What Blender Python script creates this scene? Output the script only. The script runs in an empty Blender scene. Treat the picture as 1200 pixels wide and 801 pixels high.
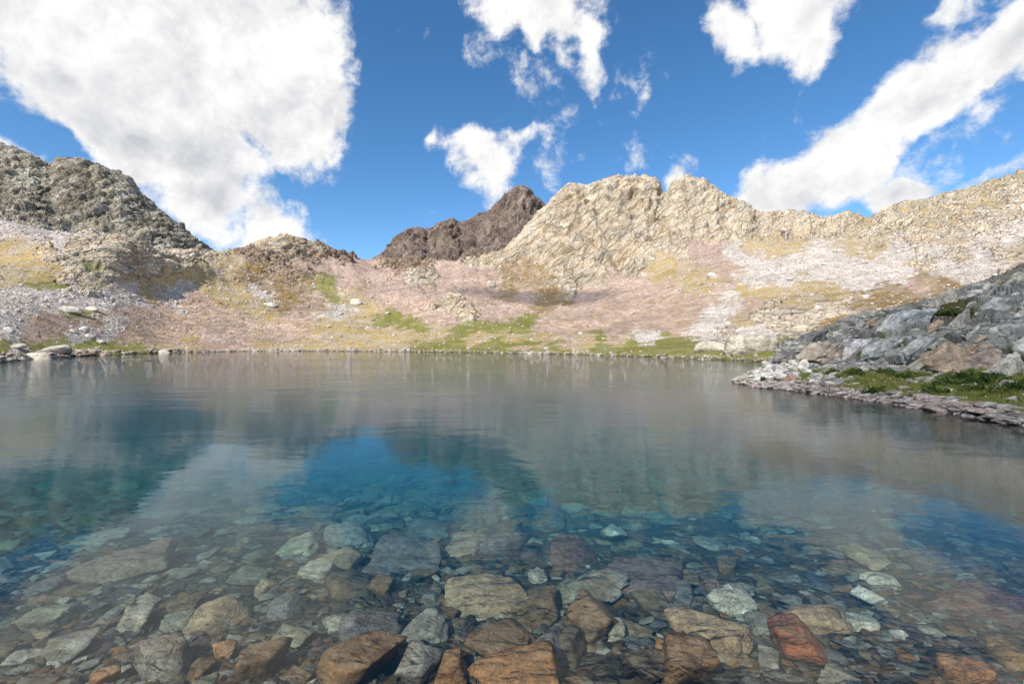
import bpy, bmesh, math, random
import numpy as np
from mathutils import Vector, Matrix, Quaternion

rad = math.radians
scene = bpy.context.scene
COL = scene.collection
rng = np.random.default_rng(7)
random.seed(7)

# ------------------------------------------------------------------ camera
EYE = 1.7                 # eye height over the lake surface (lake surface = z 0)
FPX, CX, HY = 533.0, 600.0, 404.0     # 16 mm lens on a 36 mm frame, horizon row, on a 1200 x 801 frame
cam_data = bpy.data.cameras.new('camera')
cam_data.lens = 16.0
cam_data.sensor_width = 36.0
cam_data.shift_y = (HY - 400.5) / 1200.0
cam_data.clip_start = 0.05
cam_data.clip_end = 6000
cam = bpy.data.objects.new('camera', cam_data)
COL.objects.link(cam)
cam.location = (0, 0, EYE)
cam.rotation_euler = (rad(90), 0, 0)
scene.camera = cam

# ------------------------------------------------------------------ sun and sky
SUN_EL, SUN_AZ = 42.0, -146.0          # azimuth from +Y, clockwise: left and behind the viewer
sv = Vector((math.sin(rad(SUN_AZ)) * math.cos(rad(SUN_EL)), math.cos(rad(SUN_AZ)) * math.cos(rad(SUN_EL)), math.sin(rad(SUN_EL))))
sl = bpy.data.lights.new('sun', 'SUN')
sl.energy = 5.0
sl.angle = rad(0.5)
sl.color = (1.0, 0.91, 0.77)
sun = bpy.data.objects.new('sun', sl)
COL.objects.link(sun)
sun.rotation_euler = (-sv).to_track_quat('-Z', 'Y').to_euler()
sun.location = sv * 900

scene.view_settings.view_transform = 'Standard'
scene.view_settings.look = 'None'
scene.view_settings.exposure = 0.30
scene.view_settings.gamma = 1.0
scene.view_settings.use_curve_mapping = False
scene.render.film_transparent = False
cy = scene.cycles
cy.use_denoising = True
try:
    cy.denoiser = 'OPENIMAGEDENOISE'
    cy.denoising_input_passes = 'RGB_ALBEDO_NORMAL'
    cy.denoising_prefilter = 'ACCURATE'
except Exception:
    pass
cy.use_adaptive_sampling = True
cy.adaptive_threshold = 0.02
cy.max_bounces = 10
cy.diffuse_bounces = 2
cy.glossy_bounces = 4
cy.transmission_bounces = 6
cy.transparent_max_bounces = 8
cy.volume_bounces = 0
cy.sample_clamp_indirect = 3.0
cy.caustics_reflective = False
cy.caustics_refractive = True
cy.blur_glossy = 0.0


def px_dir(px, py):
    return Vector(((px - CX) / FPX, 1.0, (HY - py) / FPX)).normalized()


def build_world():
    w = bpy.data.worlds.new('World')
    scene.world = w
    w.use_nodes = True
    nt = w.node_tree
    nt.nodes.clear()
    N, L = nt.nodes.new, nt.links.new

    def mth(op, a, b=None, c=None, clamp=False):
        n = N('ShaderNodeMath'); n.operation = op; n.use_clamp = clamp
        for i, v in enumerate((a, b, c)):
            if v is None: continue
            if hasattr(v, 'is_linked') or isinstance(v, bpy.types.NodeSocket): L(v, n.inputs[i])
            else: n.inputs[i].default_value = v
        return n.outputs[0]

    def vm(op, a, b=None, scale=None):
        n = N('ShaderNodeVectorMath'); n.operation = op
        for i, v in enumerate((a, b)):
            if v is None: continue
            if isinstance(v, bpy.types.NodeSocket): L(v, n.inputs[i])
            else: n.inputs[i].default_value = v
        if scale is not None: n.inputs['Scale'].default_value = scale
        return n.outputs[0] if op not in ('LENGTH', 'DOT_PRODUCT') else n.outputs['Value']

    def noise(vec, sc, det, rough=0.55, lac=2.1, dist=0.0):
        n = N('ShaderNodeTexNoise'); n.inputs['Scale'].default_value = sc
        n.inputs['Detail'].default_value = det; n.inputs['Roughness'].default_value = rough
        n.inputs['Lacunarity'].default_value = lac; n.inputs['Distortion'].default_value = dist
        L(vec, n.inputs['Vector'])
        return n

    def mrange(v, a, b, c=0.0, d=1.0, interp='SMOOTHSTEP'):
        n = N('ShaderNodeMapRange'); n.interpolation_type = interp
        L(v, n.inputs['Value'])
        n.inputs['From Min'].default_value = a; n.inputs['From Max'].default_value = b
        n.inputs['To Min'].default_value = c; n.inputs['To Max'].default_value = d
        return n.outputs[0]

    def mixc(f, a, b):
        n = N('ShaderNodeMix'); n.data_type = 'RGBA'
        L(f, n.inputs[0])
        for i, v in ((6, a), (7, b)):
            if isinstance(v, bpy.types.NodeSocket): L(v, n.inputs[i])
            else: n.inputs[i].default_value = v
        return n.outputs[2]

    sky = N('ShaderNodeTexSky'); sky.sky_type = 'NISHITA'
    sky.sun_disc = False
    sky.sun_elevation = rad(SUN_EL)
    sky.sun_rotation = rad(SUN_AZ)
    sky.altitude = 2200
    sky.air_density = 1.0; sky.dust_density = 0.25; sky.ozone_density = 1.6
    hs = N('ShaderNodeHueSaturation'); hs.inputs['Saturation'].default_value = 1.24
    hs.inputs['Hue'].default_value = 0.497
    hs.inputs['Value'].default_value = 1.12
    L(sky.outputs[0], hs.inputs['Color'])

    tc = N('ShaderNodeTexCoord')
    d = tc.outputs['Generated']
    # broad wobble so the cloud banks have uneven outlines
    wob = noise(d, 2.6, 3)
    wv = vm('SCALE', vm('SUBTRACT', wob.outputs['Color'], (0.5, 0.5, 0.5)), scale=0.06)
    wob2 = noise(d, 11.0, 3)
    wv2 = vm('SCALE', vm('SUBTRACT', wob2.outputs['Color'], (0.5, 0.5, 0.5)), scale=0.035)
    dw = vm('ADD', vm('ADD', d, wv), wv2)
    # cloud banks: (x, y, half width, half height, tilt) on a 1200 px wide view of the sky
    banks = [(70, 50, 250, 115, 0), (235, 60, 225, 100, -12), (345, 100, 105, 95, 0), (240, 175, 120, 90, 35), (318, 255, 80, 46, 30),
             (150, 165, 120, 65, 20), (-260, 60, 330, 200, 0), (255, 235, 95, 62, 20),
             (632, 0, 114, 46, 10), (690, 58, 30, 34, 0, .85), (640, -90, 120, 50, 0),
             (556, 176, 40, 50, -35, .8), (508, 152, 56, 20, -22, .72), (622, 146, 48, 26, -12, .72), (574, 215, 18, 30, 0, .62), (603, 112, 14, 20, 0, .55),
             (925, 12, 85, 48, -15), (868, 55, 34, 30, -30), (930, -95, 120, 50, 0),
             (925, 226, 95, 42, -8), (988, 184, 80, 48, -35), (1075, 116, 105, 39, -33), (1165, 56, 115, 30, -25), (1050, 232, 48, 20, -5),
             (1330, -10, 180, 55, -20),
             (800, 204, 28, 24, 0, .8), (1185, 192, 90, 18, -18, .55), (888, 162, 34, 14, -30, .5), (1100, 16, 80, 18, -25, .52), (395, 8, 40, 14, 40, .5), (60, 160, 90, 20, 10, .5)]
    m = None
    for (x, y, a, b, tilt, *thin) in banks:
        c = px_dir(x, y)
        e1 = Vector((0, 0, 1)).cross(c); e1 = -e1.normalized()      # to the right
        e1 = c.cross(Vector((0, 0, 1))).normalized()
        e2 = e1.cross(c).normalized()
        depth = 1.0 / Vector(((x - CX) / FPX, 1.0, (HY - y) / FPX)).length
        # angular half sizes (wide-angle stretch undone)
        t = rad(-tilt)
        r1 = e1 * math.cos(t) + e2 * math.sin(t); r2 = -e1 * math.sin(t) + e2 * math.cos(t)
        M3 = Matrix((r1, r2, c)).transposed()
        mp = N('ShaderNodeMapping'); mp.vector_type = 'TEXTURE'
        mp.inputs['Location'].default_value = c
        mp.inputs['Rotation'].default_value = M3.to_euler('XYZ')
        k = depth * (0.55 + 0.45 * depth)
        mp.inputs['Scale'].default_value = (1.3 * a / FPX * k, 1.3 * b / FPX * k, 1.0)
        L(dw, mp.inputs['Vector'])
        g = N('ShaderNodeTexGradient'); g.gradient_type = 'SPHERICAL'
        L(mp.outputs[0], g.inputs[0])
        gf = mth('MULTIPLY', g.outputs['Fac'], thin[0]) if thin else g.outputs['Fac']
        m = gf if m is None else mth('MAXIMUM', m, gf)
    # clear gaps between the banks
    for (x, y, a, b, tilt) in [(500, 96, 100, 30, -6), (590, 96, 62, 24, 10), (620, 100, 40, 22, 20), (652, 124, 48, 22, -38), (600, 104, 30, 20, 0), (760, 60, 60, 60, 0), (455, 190, 40, 70, 0), (1000, 75, 36, 70, 40), (1150, 155, 80, 44, -25), (1110, 190, 70, 30, -20), (870, 120, 70, 40, 0), (760, 160, 60, 40, 0), (40, 158, 60, 22, 12), (640, 200, 40, 40, 0)]:
        c = px_dir(x, y); e1 = c.cross(Vector((0, 0, 1))).normalized(); e2 = e1.cross(c).normalized(); t = rad(-tilt)
        depth = 1.0 / Vector(((x - CX) / FPX, 1.0, (HY - y) / FPX)).length
        M3 = Matrix((e1 * math.cos(t) + e2 * math.sin(t), -e1 * math.sin(t) + e2 * math.cos(t), c)).transposed()
        mp = N('ShaderNodeMapping'); mp.vector_type = 'TEXTURE'
        mp.inputs['Location'].default_value = c; mp.inputs['Rotation'].default_value = M3.to_euler('XYZ')
        k = depth * (0.55 + 0.45 * depth)
        mp.inputs['Scale'].default_value = (1.3 * a / FPX * k, 1.3 * b / FPX * k, 1.0)
        L(dw, mp.inputs['Vector'])
        g = N('ShaderNodeTexGradient'); g.gradient_type = 'SPHERICAL'; L(mp.outputs[0], g.inputs[0])
        m = mth('SUBTRACT', m, mth('MULTIPLY', g.outputs['Fac'], .6))
    # the rest of the sky carries the same broken cumulus
    sep = N('ShaderNodeSeparateXYZ'); L(d, sep.inputs[0])
    zc = mth('ADD', mth('ABSOLUTE', sep.outputs['Z']), 0.35)
    cv = N('ShaderNodeCombineXYZ')
    L(mth('DIVIDE', sep.outputs['X'], zc), cv.inputs[0]); L(mth('DIVIDE', sep.outputs['Y'], zc), cv.inputs[1])
    far = noise(cv.outputs[0], 1.3, 2)
    ahead = mrange(sep.outputs['Y'], 0.25, 0.50, 1.0, 0.0)
    rest = mth('MULTIPLY', mrange(far.outputs['Fac'], 0.47, 0.68, 0.0, 0.75), ahead)
    m = mth('MAXIMUM', m, rest)

    n1 = noise(dw, 5.0, 7, 0.56, 2.15, 0.1)
    n2 = noise(vm('ADD', dw, tuple(Vector((-0.018, -0.0, 0.026)))), 5.0, 5, 0.56, 2.15, 0.1)
    n3 = noise(dw, 22.0, 6, 0.66)

    def dens(nf, mm):
        e = mth('ADD', mth('MULTIPLY', mth('SUBTRACT', nf, 0.5), 2.3), mth('MULTIPLY', mm, 1.25))
        return e
    fine = mth('MULTIPLY', mth('SUBTRACT', n3.outputs['Fac'], 0.5), 1.05)
    e1_ = mth('ADD', dens(n1.outputs['Fac'], m), fine)
    alpha = mrange(e1_, 0.25, 0.72)
    thick = mrange(e1_, 0.45, 1.35)
    relief = mth('SUBTRACT', n1.outputs['Fac'], n2.outputs['Fac'])
    lit = mth('ADD', mrange(relief, -0.11, 0.11, -0.5, 0.5, 'LINEAR'), 0.92)
    n4 = noise(d, 3.2, 3)
    under = mth('MULTIPLY', thick, mrange(n4.outputs['Fac'], 0.40, 0.68, 0.0, 0.62))
    bright = mth('SUBTRACT', lit, under, clamp=True)
    cl = mixc(bright, (3.5, 3.6, 3.85, 1), (5.9, 5.85, 5.8, 1))
    col = mixc(alpha, hs.outputs[0], cl)
    bg = N('ShaderNodeBackground'); bg.inputs['Strength'].default_value = 0.14
    L(col, bg.inputs['Color'])
    out = N('ShaderNodeOutputWorld'); L(bg.outputs[0], out.inputs['Surface'])
    w.cycles.sampling_method = 'NONE'
    return w


build_world()

# ------------------------------------------------------------------ noise on numpy arrays
_perm = np.random.default_rng(11).permutation(256).astype(np.int32)
_perm = np.concatenate([_perm, _perm, _perm])
_g = np.random.default_rng(12).normal(size=(256, 3)).astype(np.float32)
_g /= np.linalg.norm(_g, axis=1, keepdims=True)
_rnd3 = np.random.default_rng(13).random((256, 3)).astype(np.float32)


def perlin(x, y, z):
    x = np.asarray(x, np.float32); y = np.asarray(y, np.float32); z = np.asarray(z, np.float32)
    x, y, z = np.broadcast_arrays(x, y, z)
    xf = np.floor(x); yf = np.floor(y); zf = np.floor(z)
    xi = xf.astype(np.int32) & 255; yi = yf.astype(np.int32) & 255; zi = zf.astype(np.int32) & 255
    x = x - xf; y = y - yf; z = z - zf
    u = x * x * x * (x * (x * 6 - 15) + 10); v = y * y * y * (y * (y * 6 - 15) + 10); w = z * z * z * (z * (z * 6 - 15) + 10)

    def gr(dx, dy, dz):
        h = _perm[_perm[_perm[xi + dx] + yi + dy] + zi + dz]
        g = _g[h]
        return g[..., 0] * (x - dx) + g[..., 1] * (y - dy) + g[..., 2] * (z - dz)
    a = gr(0, 0, 0); a += u * (gr(1, 0, 0) - a)
    b = gr(0, 1, 0); b += u * (gr(1, 1, 0) - b)
    a += v * (b - a)
    c = gr(0, 0, 1); c += u * (gr(1, 0, 1) - c)
    e = gr(0, 1, 1); e += u * (gr(1, 1, 1) - e)
    c += v * (e - c)
    return (a + w * (c - a)) * 1.5


def fbm(x, y, z, o=4, gain=0.5, lac=2.07):
    s = 0; a = 1.0; f = 1.0
    for k in range(o):
        s = s + a * perlin(x * f + 17.3 * k, y * f - 9.1 * k, z * f + 3.7 * k); a *= gain; f *= lac
    return s


def ridged(x, y, z, o=4, gain=0.5, lac=2.07):
    s = 0; a = 1.0; f = 1.0; t = 0
    for k in range(o):
        n = 1 - np.abs(perlin(x * f + 11.9 * k, y * f + 5.3 * k, z * f - 7.7 * k)) * 1.6
        s = s + a * n; t += a; a *= gain; f *= lac
    return s / t


def worley(x, y, z):
    """nearest and second distance, and a random tilt per cell (for faceted rock)"""
    x = np.asarray(x, np.float32).ravel(); y = np.asarray(y, np.float32).ravel(); z = np.asarray(z, np.float32).ravel()
    xi = np.floor(x).astype(np.int32); yi = np.floor(y).astype(np.int32); zi = np.floor(z).astype(np.int32)
    d1 = np.full(x.shape, 9.0, np.float32); d2 = d1.copy(); idx = np.zeros(x.shape, np.int32)
    ox = np.zeros_like(d1); oy = np.zeros_like(d1); oz = np.zeros_like(d1)
    for dx in (-1, 0, 1):
        for dy in (-1, 0, 1):
            for dz in (-1, 0, 1):
                cx, cy_, cz = xi + dx, yi + dy, zi + dz
                h = _perm[_perm[_perm[cx & 255] + (cy_ & 255)] + (cz & 255)]
                r = _rnd3[h]
                ax = x - cx - r[:, 0]; ay = y - cy_ - r[:, 1]; az = z - cz - r[:, 2]
                dd = ax * ax + ay * ay + az * az
                near = dd < d1
                d2 = np.where(near, d1, np.minimum(d2, dd))
                d1 = np.where(near, dd, d1)
                idx = np.where(near, h, idx)
                ox = np.where(near, ax, ox); oy = np.where(near, ay, oy); oz = np.where(near, az, oz)
    g = _g[idx]
    tilt = ox * g[:, 0] + oy * g[:, 1] + oz * g[:, 2]
    return np.sqrt(d1), np.sqrt(d2), tilt, _rnd3[idx, 0]


def sstep(a, b, x):
    t = np.clip((x - a) / (b - a), 0, 1)
    return t * t * (3 - 2 * t)


def smooth1(a, n):
    k = np.hanning(2 * n + 3)[1:-1]; k /= k.sum()
    p = np.pad(a, n, mode='edge')
    return np.convolve(p, k, 'valid')


# ------------------------------------------------------------------ mesh helpers
def mesh_np(name, verts, faces, smooth=True):
    """verts (n,3); faces (m,3) or (m,4) int array"""
    me = bpy.data.meshes.new(name)
    nv, nf, k = len(verts), len(faces), faces.shape[1]
    me.vertices.add(nv); me.vertices.foreach_set('co', np.ascontiguousarray(verts, np.float32).ravel())
    me.loops.add(nf * k); me.loops.foreach_set('vertex_index', np.ascontiguousarray(faces, np.int32).ravel())
    me.polygons.add(nf)
    me.polygons.foreach_set('loop_start', np.arange(0, nf * k, k, dtype=np.int32))
    me.polygons.foreach_set('loop_total', np.full(nf, k, np.int32))
    me.polygons.foreach_set('use_smooth', np.full(nf, bool(smooth)))
    me.update(calc_edges=True)
    me.validate()
    return me


def add_color(me, name, rgb):
    at = me.color_attributes.new(name, 'FLOAT_COLOR', 'POINT')
    a = np.ones((len(rgb), 4), np.float32); a[:, :rgb.shape[1]] = rgb
    at.data.foreach_set('color', a.ravel())


def grid_faces(nr, nc):
    i = np.arange(nr - 1)[:, None] * nc + np.arange(nc - 1)[None]
    return np.stack([i, i + 1, i + nc + 1, i + nc], -1).reshape(-1, 4)


def link(name, me, mat=None, parent=None, **props):
    o = bpy.data.objects.new(name, me)
    COL.objects.link(o)
    if mat is not None and me is not None and not me.materials: me.materials.append(mat)
    if parent is not None: o.parent = parent
    for k, v in props.items(): o[k] = v
    return o


def grid_normals(P):
    du = np.gradient(P, axis=1); dv = np.gradient(P, axis=0)
    n = np.cross(du, dv)
    n /= np.linalg.norm(n, axis=2, keepdims=True) + 1e-9
    return n


def pchip(xk, Yk, xs):
    """monotone cubic through knots; Yk (k, ncol), xs (r,) -> (r, ncol)"""
    h = np.diff(xk)[:, None]; dl = np.diff(Yk, axis=0) / h
    m = np.zeros_like(Yk)
    m[0] = dl[0]; m[-1] = dl[-1]
    a, b = dl[:-1], dl[1:]
    m[1:-1] = np.where(a * b > 0, 2 * a * b / (a + b + 1e-12 * np.sign(a + b + 1e-30)), 0)
    j = np.clip(np.searchsorted(xk, xs, 'right') - 1, 0, len(xk) - 2)
    t = ((xs - xk[j]) / (xk[j + 1] - xk[j]))[:, None]; hh = h[j]
    return ((1 + 2 * t) * (1 - t) ** 2 * Yk[j] + t * (1 - t) ** 2 * hh * m[j] + t * t * (3 - 2 * t) * Yk[j + 1] + t * t * (t - 1) * hh * m[j + 1])


# ------------------------------------------------------------------ material helpers
class NT:
    def __init__(s, name):
        s.mat = bpy.data.materials.new(name); s.mat.use_nodes = True
        s.nt = s.mat.node_tree; s.nt.nodes.clear()

    def node(s, t, **kw):
        n = s.nt.nodes.new(t)
        for k, v in kw.items(): setattr(n, k, v)
        return n

    def put(s, sock, v):
        if isinstance(v, bpy.types.NodeSocket): s.nt.links.new(v, sock)
        elif v is not None: sock.default_value = v

    def math(s, op, a, b=None, c=None, clamp=False):
        n = s.node('ShaderNodeMath', operation=op, use_clamp=clamp)
        for i, v in enumerate((a, b, c)): s.put(n.inputs[i], v)
        return n.outputs[0]

    def vec(s, op, a, b=None, scale=None):
        n = s.node('ShaderNodeVectorMath', operation=op)
        s.put(n.inputs[0], a); s.put(n.inputs[1], b)
        if scale is not None: s.put(n.inputs['Scale'], scale)
        return n.outputs[0]

    def noise(s, vec, sc, det=4, rough=0.55, dist=0.0, out='Fac'):
        n = s.node('ShaderNodeTexNoise')
        s.put(n.inputs['Vector'], vec); s.put(n.inputs['Scale'], sc); s.put(n.inputs['Detail'], det)
        s.put(n.inputs['Roughness'], rough); s.put(n.inputs['Distortion'], dist)
        return n.outputs[out]

    def voro(s, vec, sc, feature='F1', out='Distance', rand=1.0):
        n = s.node('ShaderNodeTexVoronoi', feature=feature)
        s.put(n.inputs['Vector'], vec); s.put(n.inputs['Scale'], sc); s.put(n.inputs['Randomness'], rand)
        return n.outputs[out]

    def rng(s, v, a, b, c=0.0, d=1.0, interp='SMOOTHSTEP'):
        n = s.node('ShaderNodeMapRange', interpolation_type=interp)
        s.put(n.inputs['Value'], v)
        for k, x in zip(('From Min', 'From Max', 'To Min', 'To Max'), (a, b, c, d)): s.put(n.inputs[k], x)
        return n.outputs[0]

    def mix(s, f, a, b, blend='MIX'):
        n = s.node('ShaderNodeMix', data_type='RGBA', blend_type=blend)
        s.put(n.inputs[0], f); s.put(n.inputs[6], a); s.put(n.inputs[7], b)
        return n.outputs[2]

    def bump(s, h, strength=0.5, dist=0.1, normal=None):
        n = s.node('ShaderNodeBump')
        s.put(n.inputs['Height'], h); s.put(n.inputs['Strength'], strength); s.put(n.inputs['Distance'], dist)
        s.put(n.inputs['Normal'], normal)
        return n.outputs[0]

    def mapping(s, vec, loc=(0, 0, 0), rot=(0, 0, 0), sc=(1, 1, 1)):
        n = s.node('ShaderNodeMapping'); s.put(n.inputs['Vector'], vec)
        n.inputs['Location'].default_value = loc; n.inputs['Rotation'].default_value = rot; n.inputs['Scale'].default_value = sc
        return n.outputs[0]

    def attr(s, name, out='Color'):
        n = s.node('ShaderNodeAttribute'); n.attribute_name = name
        return n.outputs[out]

    def finish(s, color, rough=0.9, normal=None, spec=0.25, volume=None):
        p = s.node('ShaderNodeBsdfPrincipled')
        s.put(p.inputs['Base Color'], color); s.put(p.inputs['Roughness'], rough); s.put(p.inputs['Normal'], normal)
        s.put(p.inputs['Specular IOR Level'], spec)
        o = s.node('ShaderNodeOutputMaterial')
        s.nt.links.new(p.outputs[0], o.inputs['Surface'])
        return s.mat

    def geo(s):
        return s.node('ShaderNodeNewGeometry').outputs['Position']

    def obj(s):
        return s.node('ShaderNodeTexCoord').outputs['Object']

# ================================================================== the setting: mountains
SKY = [(0, 258), (20, 262), (45, 268), (85, 277), (110, 281), (150, 289), (180, 300), (205, 300), (252, 298), (265, 295), (285, 294), (300, 291), (320, 284), (335, 281),
       (350, 282), (358, 288), (365, 286), (385, 293), (400, 296), (415, 303), (432, 307), (480, 307), (545, 308), (575, 300), (600, 287), (620, 268), (643, 243), (650, 233),
       (665, 220), (690, 219), (705, 215), (720, 209), (735, 207), (745, 209), (760, 210), (772, 214), (780, 221), (790, 213), (800, 209), (812, 209), (825, 212), (835, 220),
       (845, 228), (860, 233), (875, 238), (880, 247), (893, 253), (905, 251), (920, 249), (940, 250), (950, 254), (965, 258), (980, 255), (992, 252), (1010, 256), (1020, 257),
       (1030, 254), (1045, 244), (1060, 240), (1085, 234), (1110, 228), (1140, 220), (1165, 213), (1180, 207), (1200, 203)]
SKY = [(-1500, 190), (-700, 215), (-200, 245)] + SKY + [(1400, 170), (1800, 120), (2700, 60)]


def tab(rows, px):
    a = np.array(rows, float)
    return [np.interp(px, a[:, 0], a[:, k]) for k in range(1, a.shape[1])]


SHORE = [(-1500, 10), (-600, 20), (-200, 33), (0, 43), (60, 60), (130, 79), (200, 100), (320, 129), (432, 121), (560, 100), (640, 86), (735, 70), (810, 57), (850, 52),
         (890, 45), (950, 39), (1030, 33), (1100, 30), (1200, 27), (1500, 20), (2700, 12)]
# px, screen row, distance
BENCH = [(-1500, 398, 13), (-600, 399, 26), (0, 398, 57), (60, 401, 75), (130, 403, 97), (200, 403, 120), (320, 402, 150), (432, 400, 150), (560, 403, 125), (640, 404, 110),
         (735, 404, 95), (810, 403, 82), (890, 402, 70), (1030, 394, 62), (1200, 380, 56), (2700, 350, 28)]
MID = [(-1500, 330, 30), (-600, 335, 60), (0, 342, 105), (60, 340, 122), (130, 343, 138), (200, 347, 170), (320, 347, 212), (432, 346, 240), (560, 345, 240), (600, 345, 250),
       (640, 355, 240), (700, 360, 226), (735, 352, 222), (780, 350, 210), (810, 346, 190), (850, 345, 172), (890, 345, 152), (950, 345, 132), (1030, 340, 120), (1100, 330, 112), (1200, 315, 102), (2700, 240, 60)]
HIGH = [(-1500, 260, 60), (-600, 275, 110), (0, 284, 168), (60, 284, 165), (130, 287, 172), (185, 304, 186), (250, 305, 260), (320, 303, 315), (360, 305, 335), (432, 316, 360), (500, 318, 380),
        (560, 316, 360), (600, 316, 345), (640, 318, 338), (700, 320, 325), (735, 315, 318), (780, 303, 315), (810, 298, 305), (850, 300, 285), (890, 300, 265), (950, 292, 250),
        (1030, 290, 232), (1100, 283, 212), (1200, 270, 190), (2700, 150, 110)]
RDIST = [(-1500, 140), (-600, 240), (0, 340), (60, 330), (150, 330), (205, 330), (252, 345), (300, 380), (340, 400), (432, 470), (500, 470), (560, 430), (600, 425), (643, 440), (700, 455), (735, 465),
         (800, 480), (860, 470), (950, 450), (1030, 440), (1100, 420), (1200, 395), (2700, 200)]

# what covers the ground where: R pale rock, P pink scree, W pale scree, T tan grass, G green grass, D dark brown rock, O rust-brown heath
COVER = {
 'R': [(60, 300), (100, 295), (140, 300), (120, 312), (180, 315), (165, 322), (90, 322), (105, 332), (210, 316), (240, 300), (320, 288), (345, 289), (365, 290), (335, 285), (490, 331), (530, 353), (640, 280), (700, 250), (740, 240), (660, 300),
       (700, 300), (740, 310), (760, 280), (800, 240), (840, 250), (690, 330), (640, 300), (610, 290), (720, 280), (780, 260), (820, 275), (670, 320), (850, 275), (870, 260), (890, 265), (930, 262), (960, 266), (985, 262), (790, 290), (560, 306), (590, 298),
       (1080, 276), (1150, 262), (1120, 248), (1060, 262), (1195, 232), (1200, 296), (1170, 297), (1040, 258), (1020, 272), (1085, 308), (850, 400), (920, 375), (905, 364), (960, 362), (935, 368), (985, 356), (1115, 302), (650, 318), (665, 330), (215, 310), (545, 368)],
 'P': [(60, 380), (100, 375), (150, 370), (40, 388), (230, 352), (350, 310), (390, 310), (420, 318), (370, 352), (250, 370), (300, 382), (350, 385), (250, 400), (200, 390), (200, 370), (160, 395), (410, 330), (450, 318), (470, 338), (440, 345),
       (480, 352), (520, 340), (520, 372), (560, 345), (580, 365), (575, 330), (560, 318), (535, 320), (620, 347), (650, 365), (680, 380), (700, 370), (660, 392), (640, 380), (720, 335), (740, 335), (830, 300), (815, 290), (850, 318), (800, 360), (760, 352),
       (740, 368), (800, 382), (770, 375), (880, 352), (700, 345), (850, 340), (275, 395), (330, 395), (600, 360), (790, 345), (1080, 330), (720, 385)],
 'W': [(10, 264), (40, 272), (70, 282), (60, 350), (20, 345), (120, 350), (20, 366), (160, 345), (90, 345), (5, 355), (100, 362), (10, 390), (20, 415), (60, 415), (210, 345), (870, 298), (960, 290), (930, 300), (1000, 310), (1050, 300), (1100, 290), (880, 330),
       (920, 325), (960, 318), (1000, 325), (1150, 280), (860, 350), (850, 368), (880, 390), (830, 394), (830, 378), (1180, 268), (1050, 290), (1110, 312), (1150, 304), (1050, 322), (760, 396), (900, 318), (980, 300), (1200, 262), (1020, 315), (135, 384), (100, 392), (400, 358), (300, 340)],
 'T': [(20, 285), (30, 300), (20, 325), (50, 325), (170, 336), (195, 330), (240, 312), (225, 328), (245, 340), (270, 308), (265, 325), (300, 362), (390, 385), (420, 372), (430, 390), (320, 405), (410, 402), (360, 405), (430, 352), (415, 350), (480, 395), (560, 398), (450, 400), (600, 398),
       (640, 402), (690, 402), (735, 402), (780, 318), (820, 322), (805, 335), (835, 335), (880, 285), (905, 287), (1000, 280), (895, 345), (950, 338), (980, 347), (870, 378), (920, 350), (940, 355), (1010, 262), (1040, 270), (1060, 252), (1100, 258), (1140, 240),
       (1180, 222), (1185, 248), (1120, 272), (1090, 245), (1150, 228), (995, 290), (870, 340), (210, 405), (180, 340), (285, 345), (460, 385), (510, 395), (1030, 285), (1090, 270), (1165, 240), (930, 290)],
 'G': [(30, 408), (60, 404), (105, 405), (150, 411), (80, 402), (130, 408), (45, 405), (165, 410), (10, 405), (385, 334), (393, 352), (452, 371), (475, 379), (495, 386), (540, 386), (572, 381), (608, 374), (604, 388), (530, 405), (560, 407), (720, 412), (780, 408), (820, 410), (870, 412), (900, 413), (840, 418), (880, 419), (910, 420), (800, 415), (760, 412), (740, 413), (920, 415), (705, 393), (105, 325), (50, 336), (95, 366), (640, 408), (740, 405), (590, 408), (510, 410), (705, 408)],
 'D': [(300, 302), (330, 302), (370, 298), (400, 302), (345, 322), (480, 318), (330, 315), (465, 312)],
 'O': [(330, 328), (310, 333), (285, 320), (345, 345), (590, 336), (602, 325), (628, 322), (640, 342), (640, 352), (1010, 352), (1060, 346), (1100, 336), (1040, 342), (1000, 372), (980, 380), (650, 345), (310, 318), (355, 335)],
}
ALB = {'R': (.62, .54, .43), 'P': (.455, .35, .29), 'W': (.57, .525, .49), 'T': (.41, .305, .145), 'G': (.21, .205, .05), 'D': (.36, .27, .205), 'O': (.27, .18, .08)}
CL = 'RPWTGDO'


def cover_weights(px, py, rag, sharp=2.0):
    pts, cls = [], []
    for i, c in enumerate(CL):
        for p in COVER[c]: pts.append(p); cls.append(i)
    pts = np.array(pts, np.float32); cls = np.array(cls)
    W = np.zeros((len(px), len(CL)), np.float32)
    best = np.full((len(px), len(CL)), 1e9, np.float32)
    for (a, b), c in zip(pts, cls):
        d = np.hypot(px - a, (py - b) * 1.5)
        best[:, c] = np.minimum(best[:, c], d)
    best = best + rag
    best[:, CL.index('G')] += np.where(py < 398, 4.0, 0.0)
    mn = best.min(1, keepdims=True)
    W = np.exp(-(best - mn) / sharp)
    return W / W.sum(1, keepdims=True)


def screen(P):
    return CX + FPX * P[..., 0] / P[..., 1], HY - FPX * (P[..., 2] - EYE) / P[..., 1]


def strata(X, Z, Y, sc):
    """noise drawn out along steep bedding, running down to the left as on the pale peak"""
    a = rad(40)
    u = (X * math.cos(a) + Z * math.sin(a)); v = (-X * math.sin(a) + Z * math.cos(a))
    return u / (sc * 3.2), v / sc, Y / (sc * 2)


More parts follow.
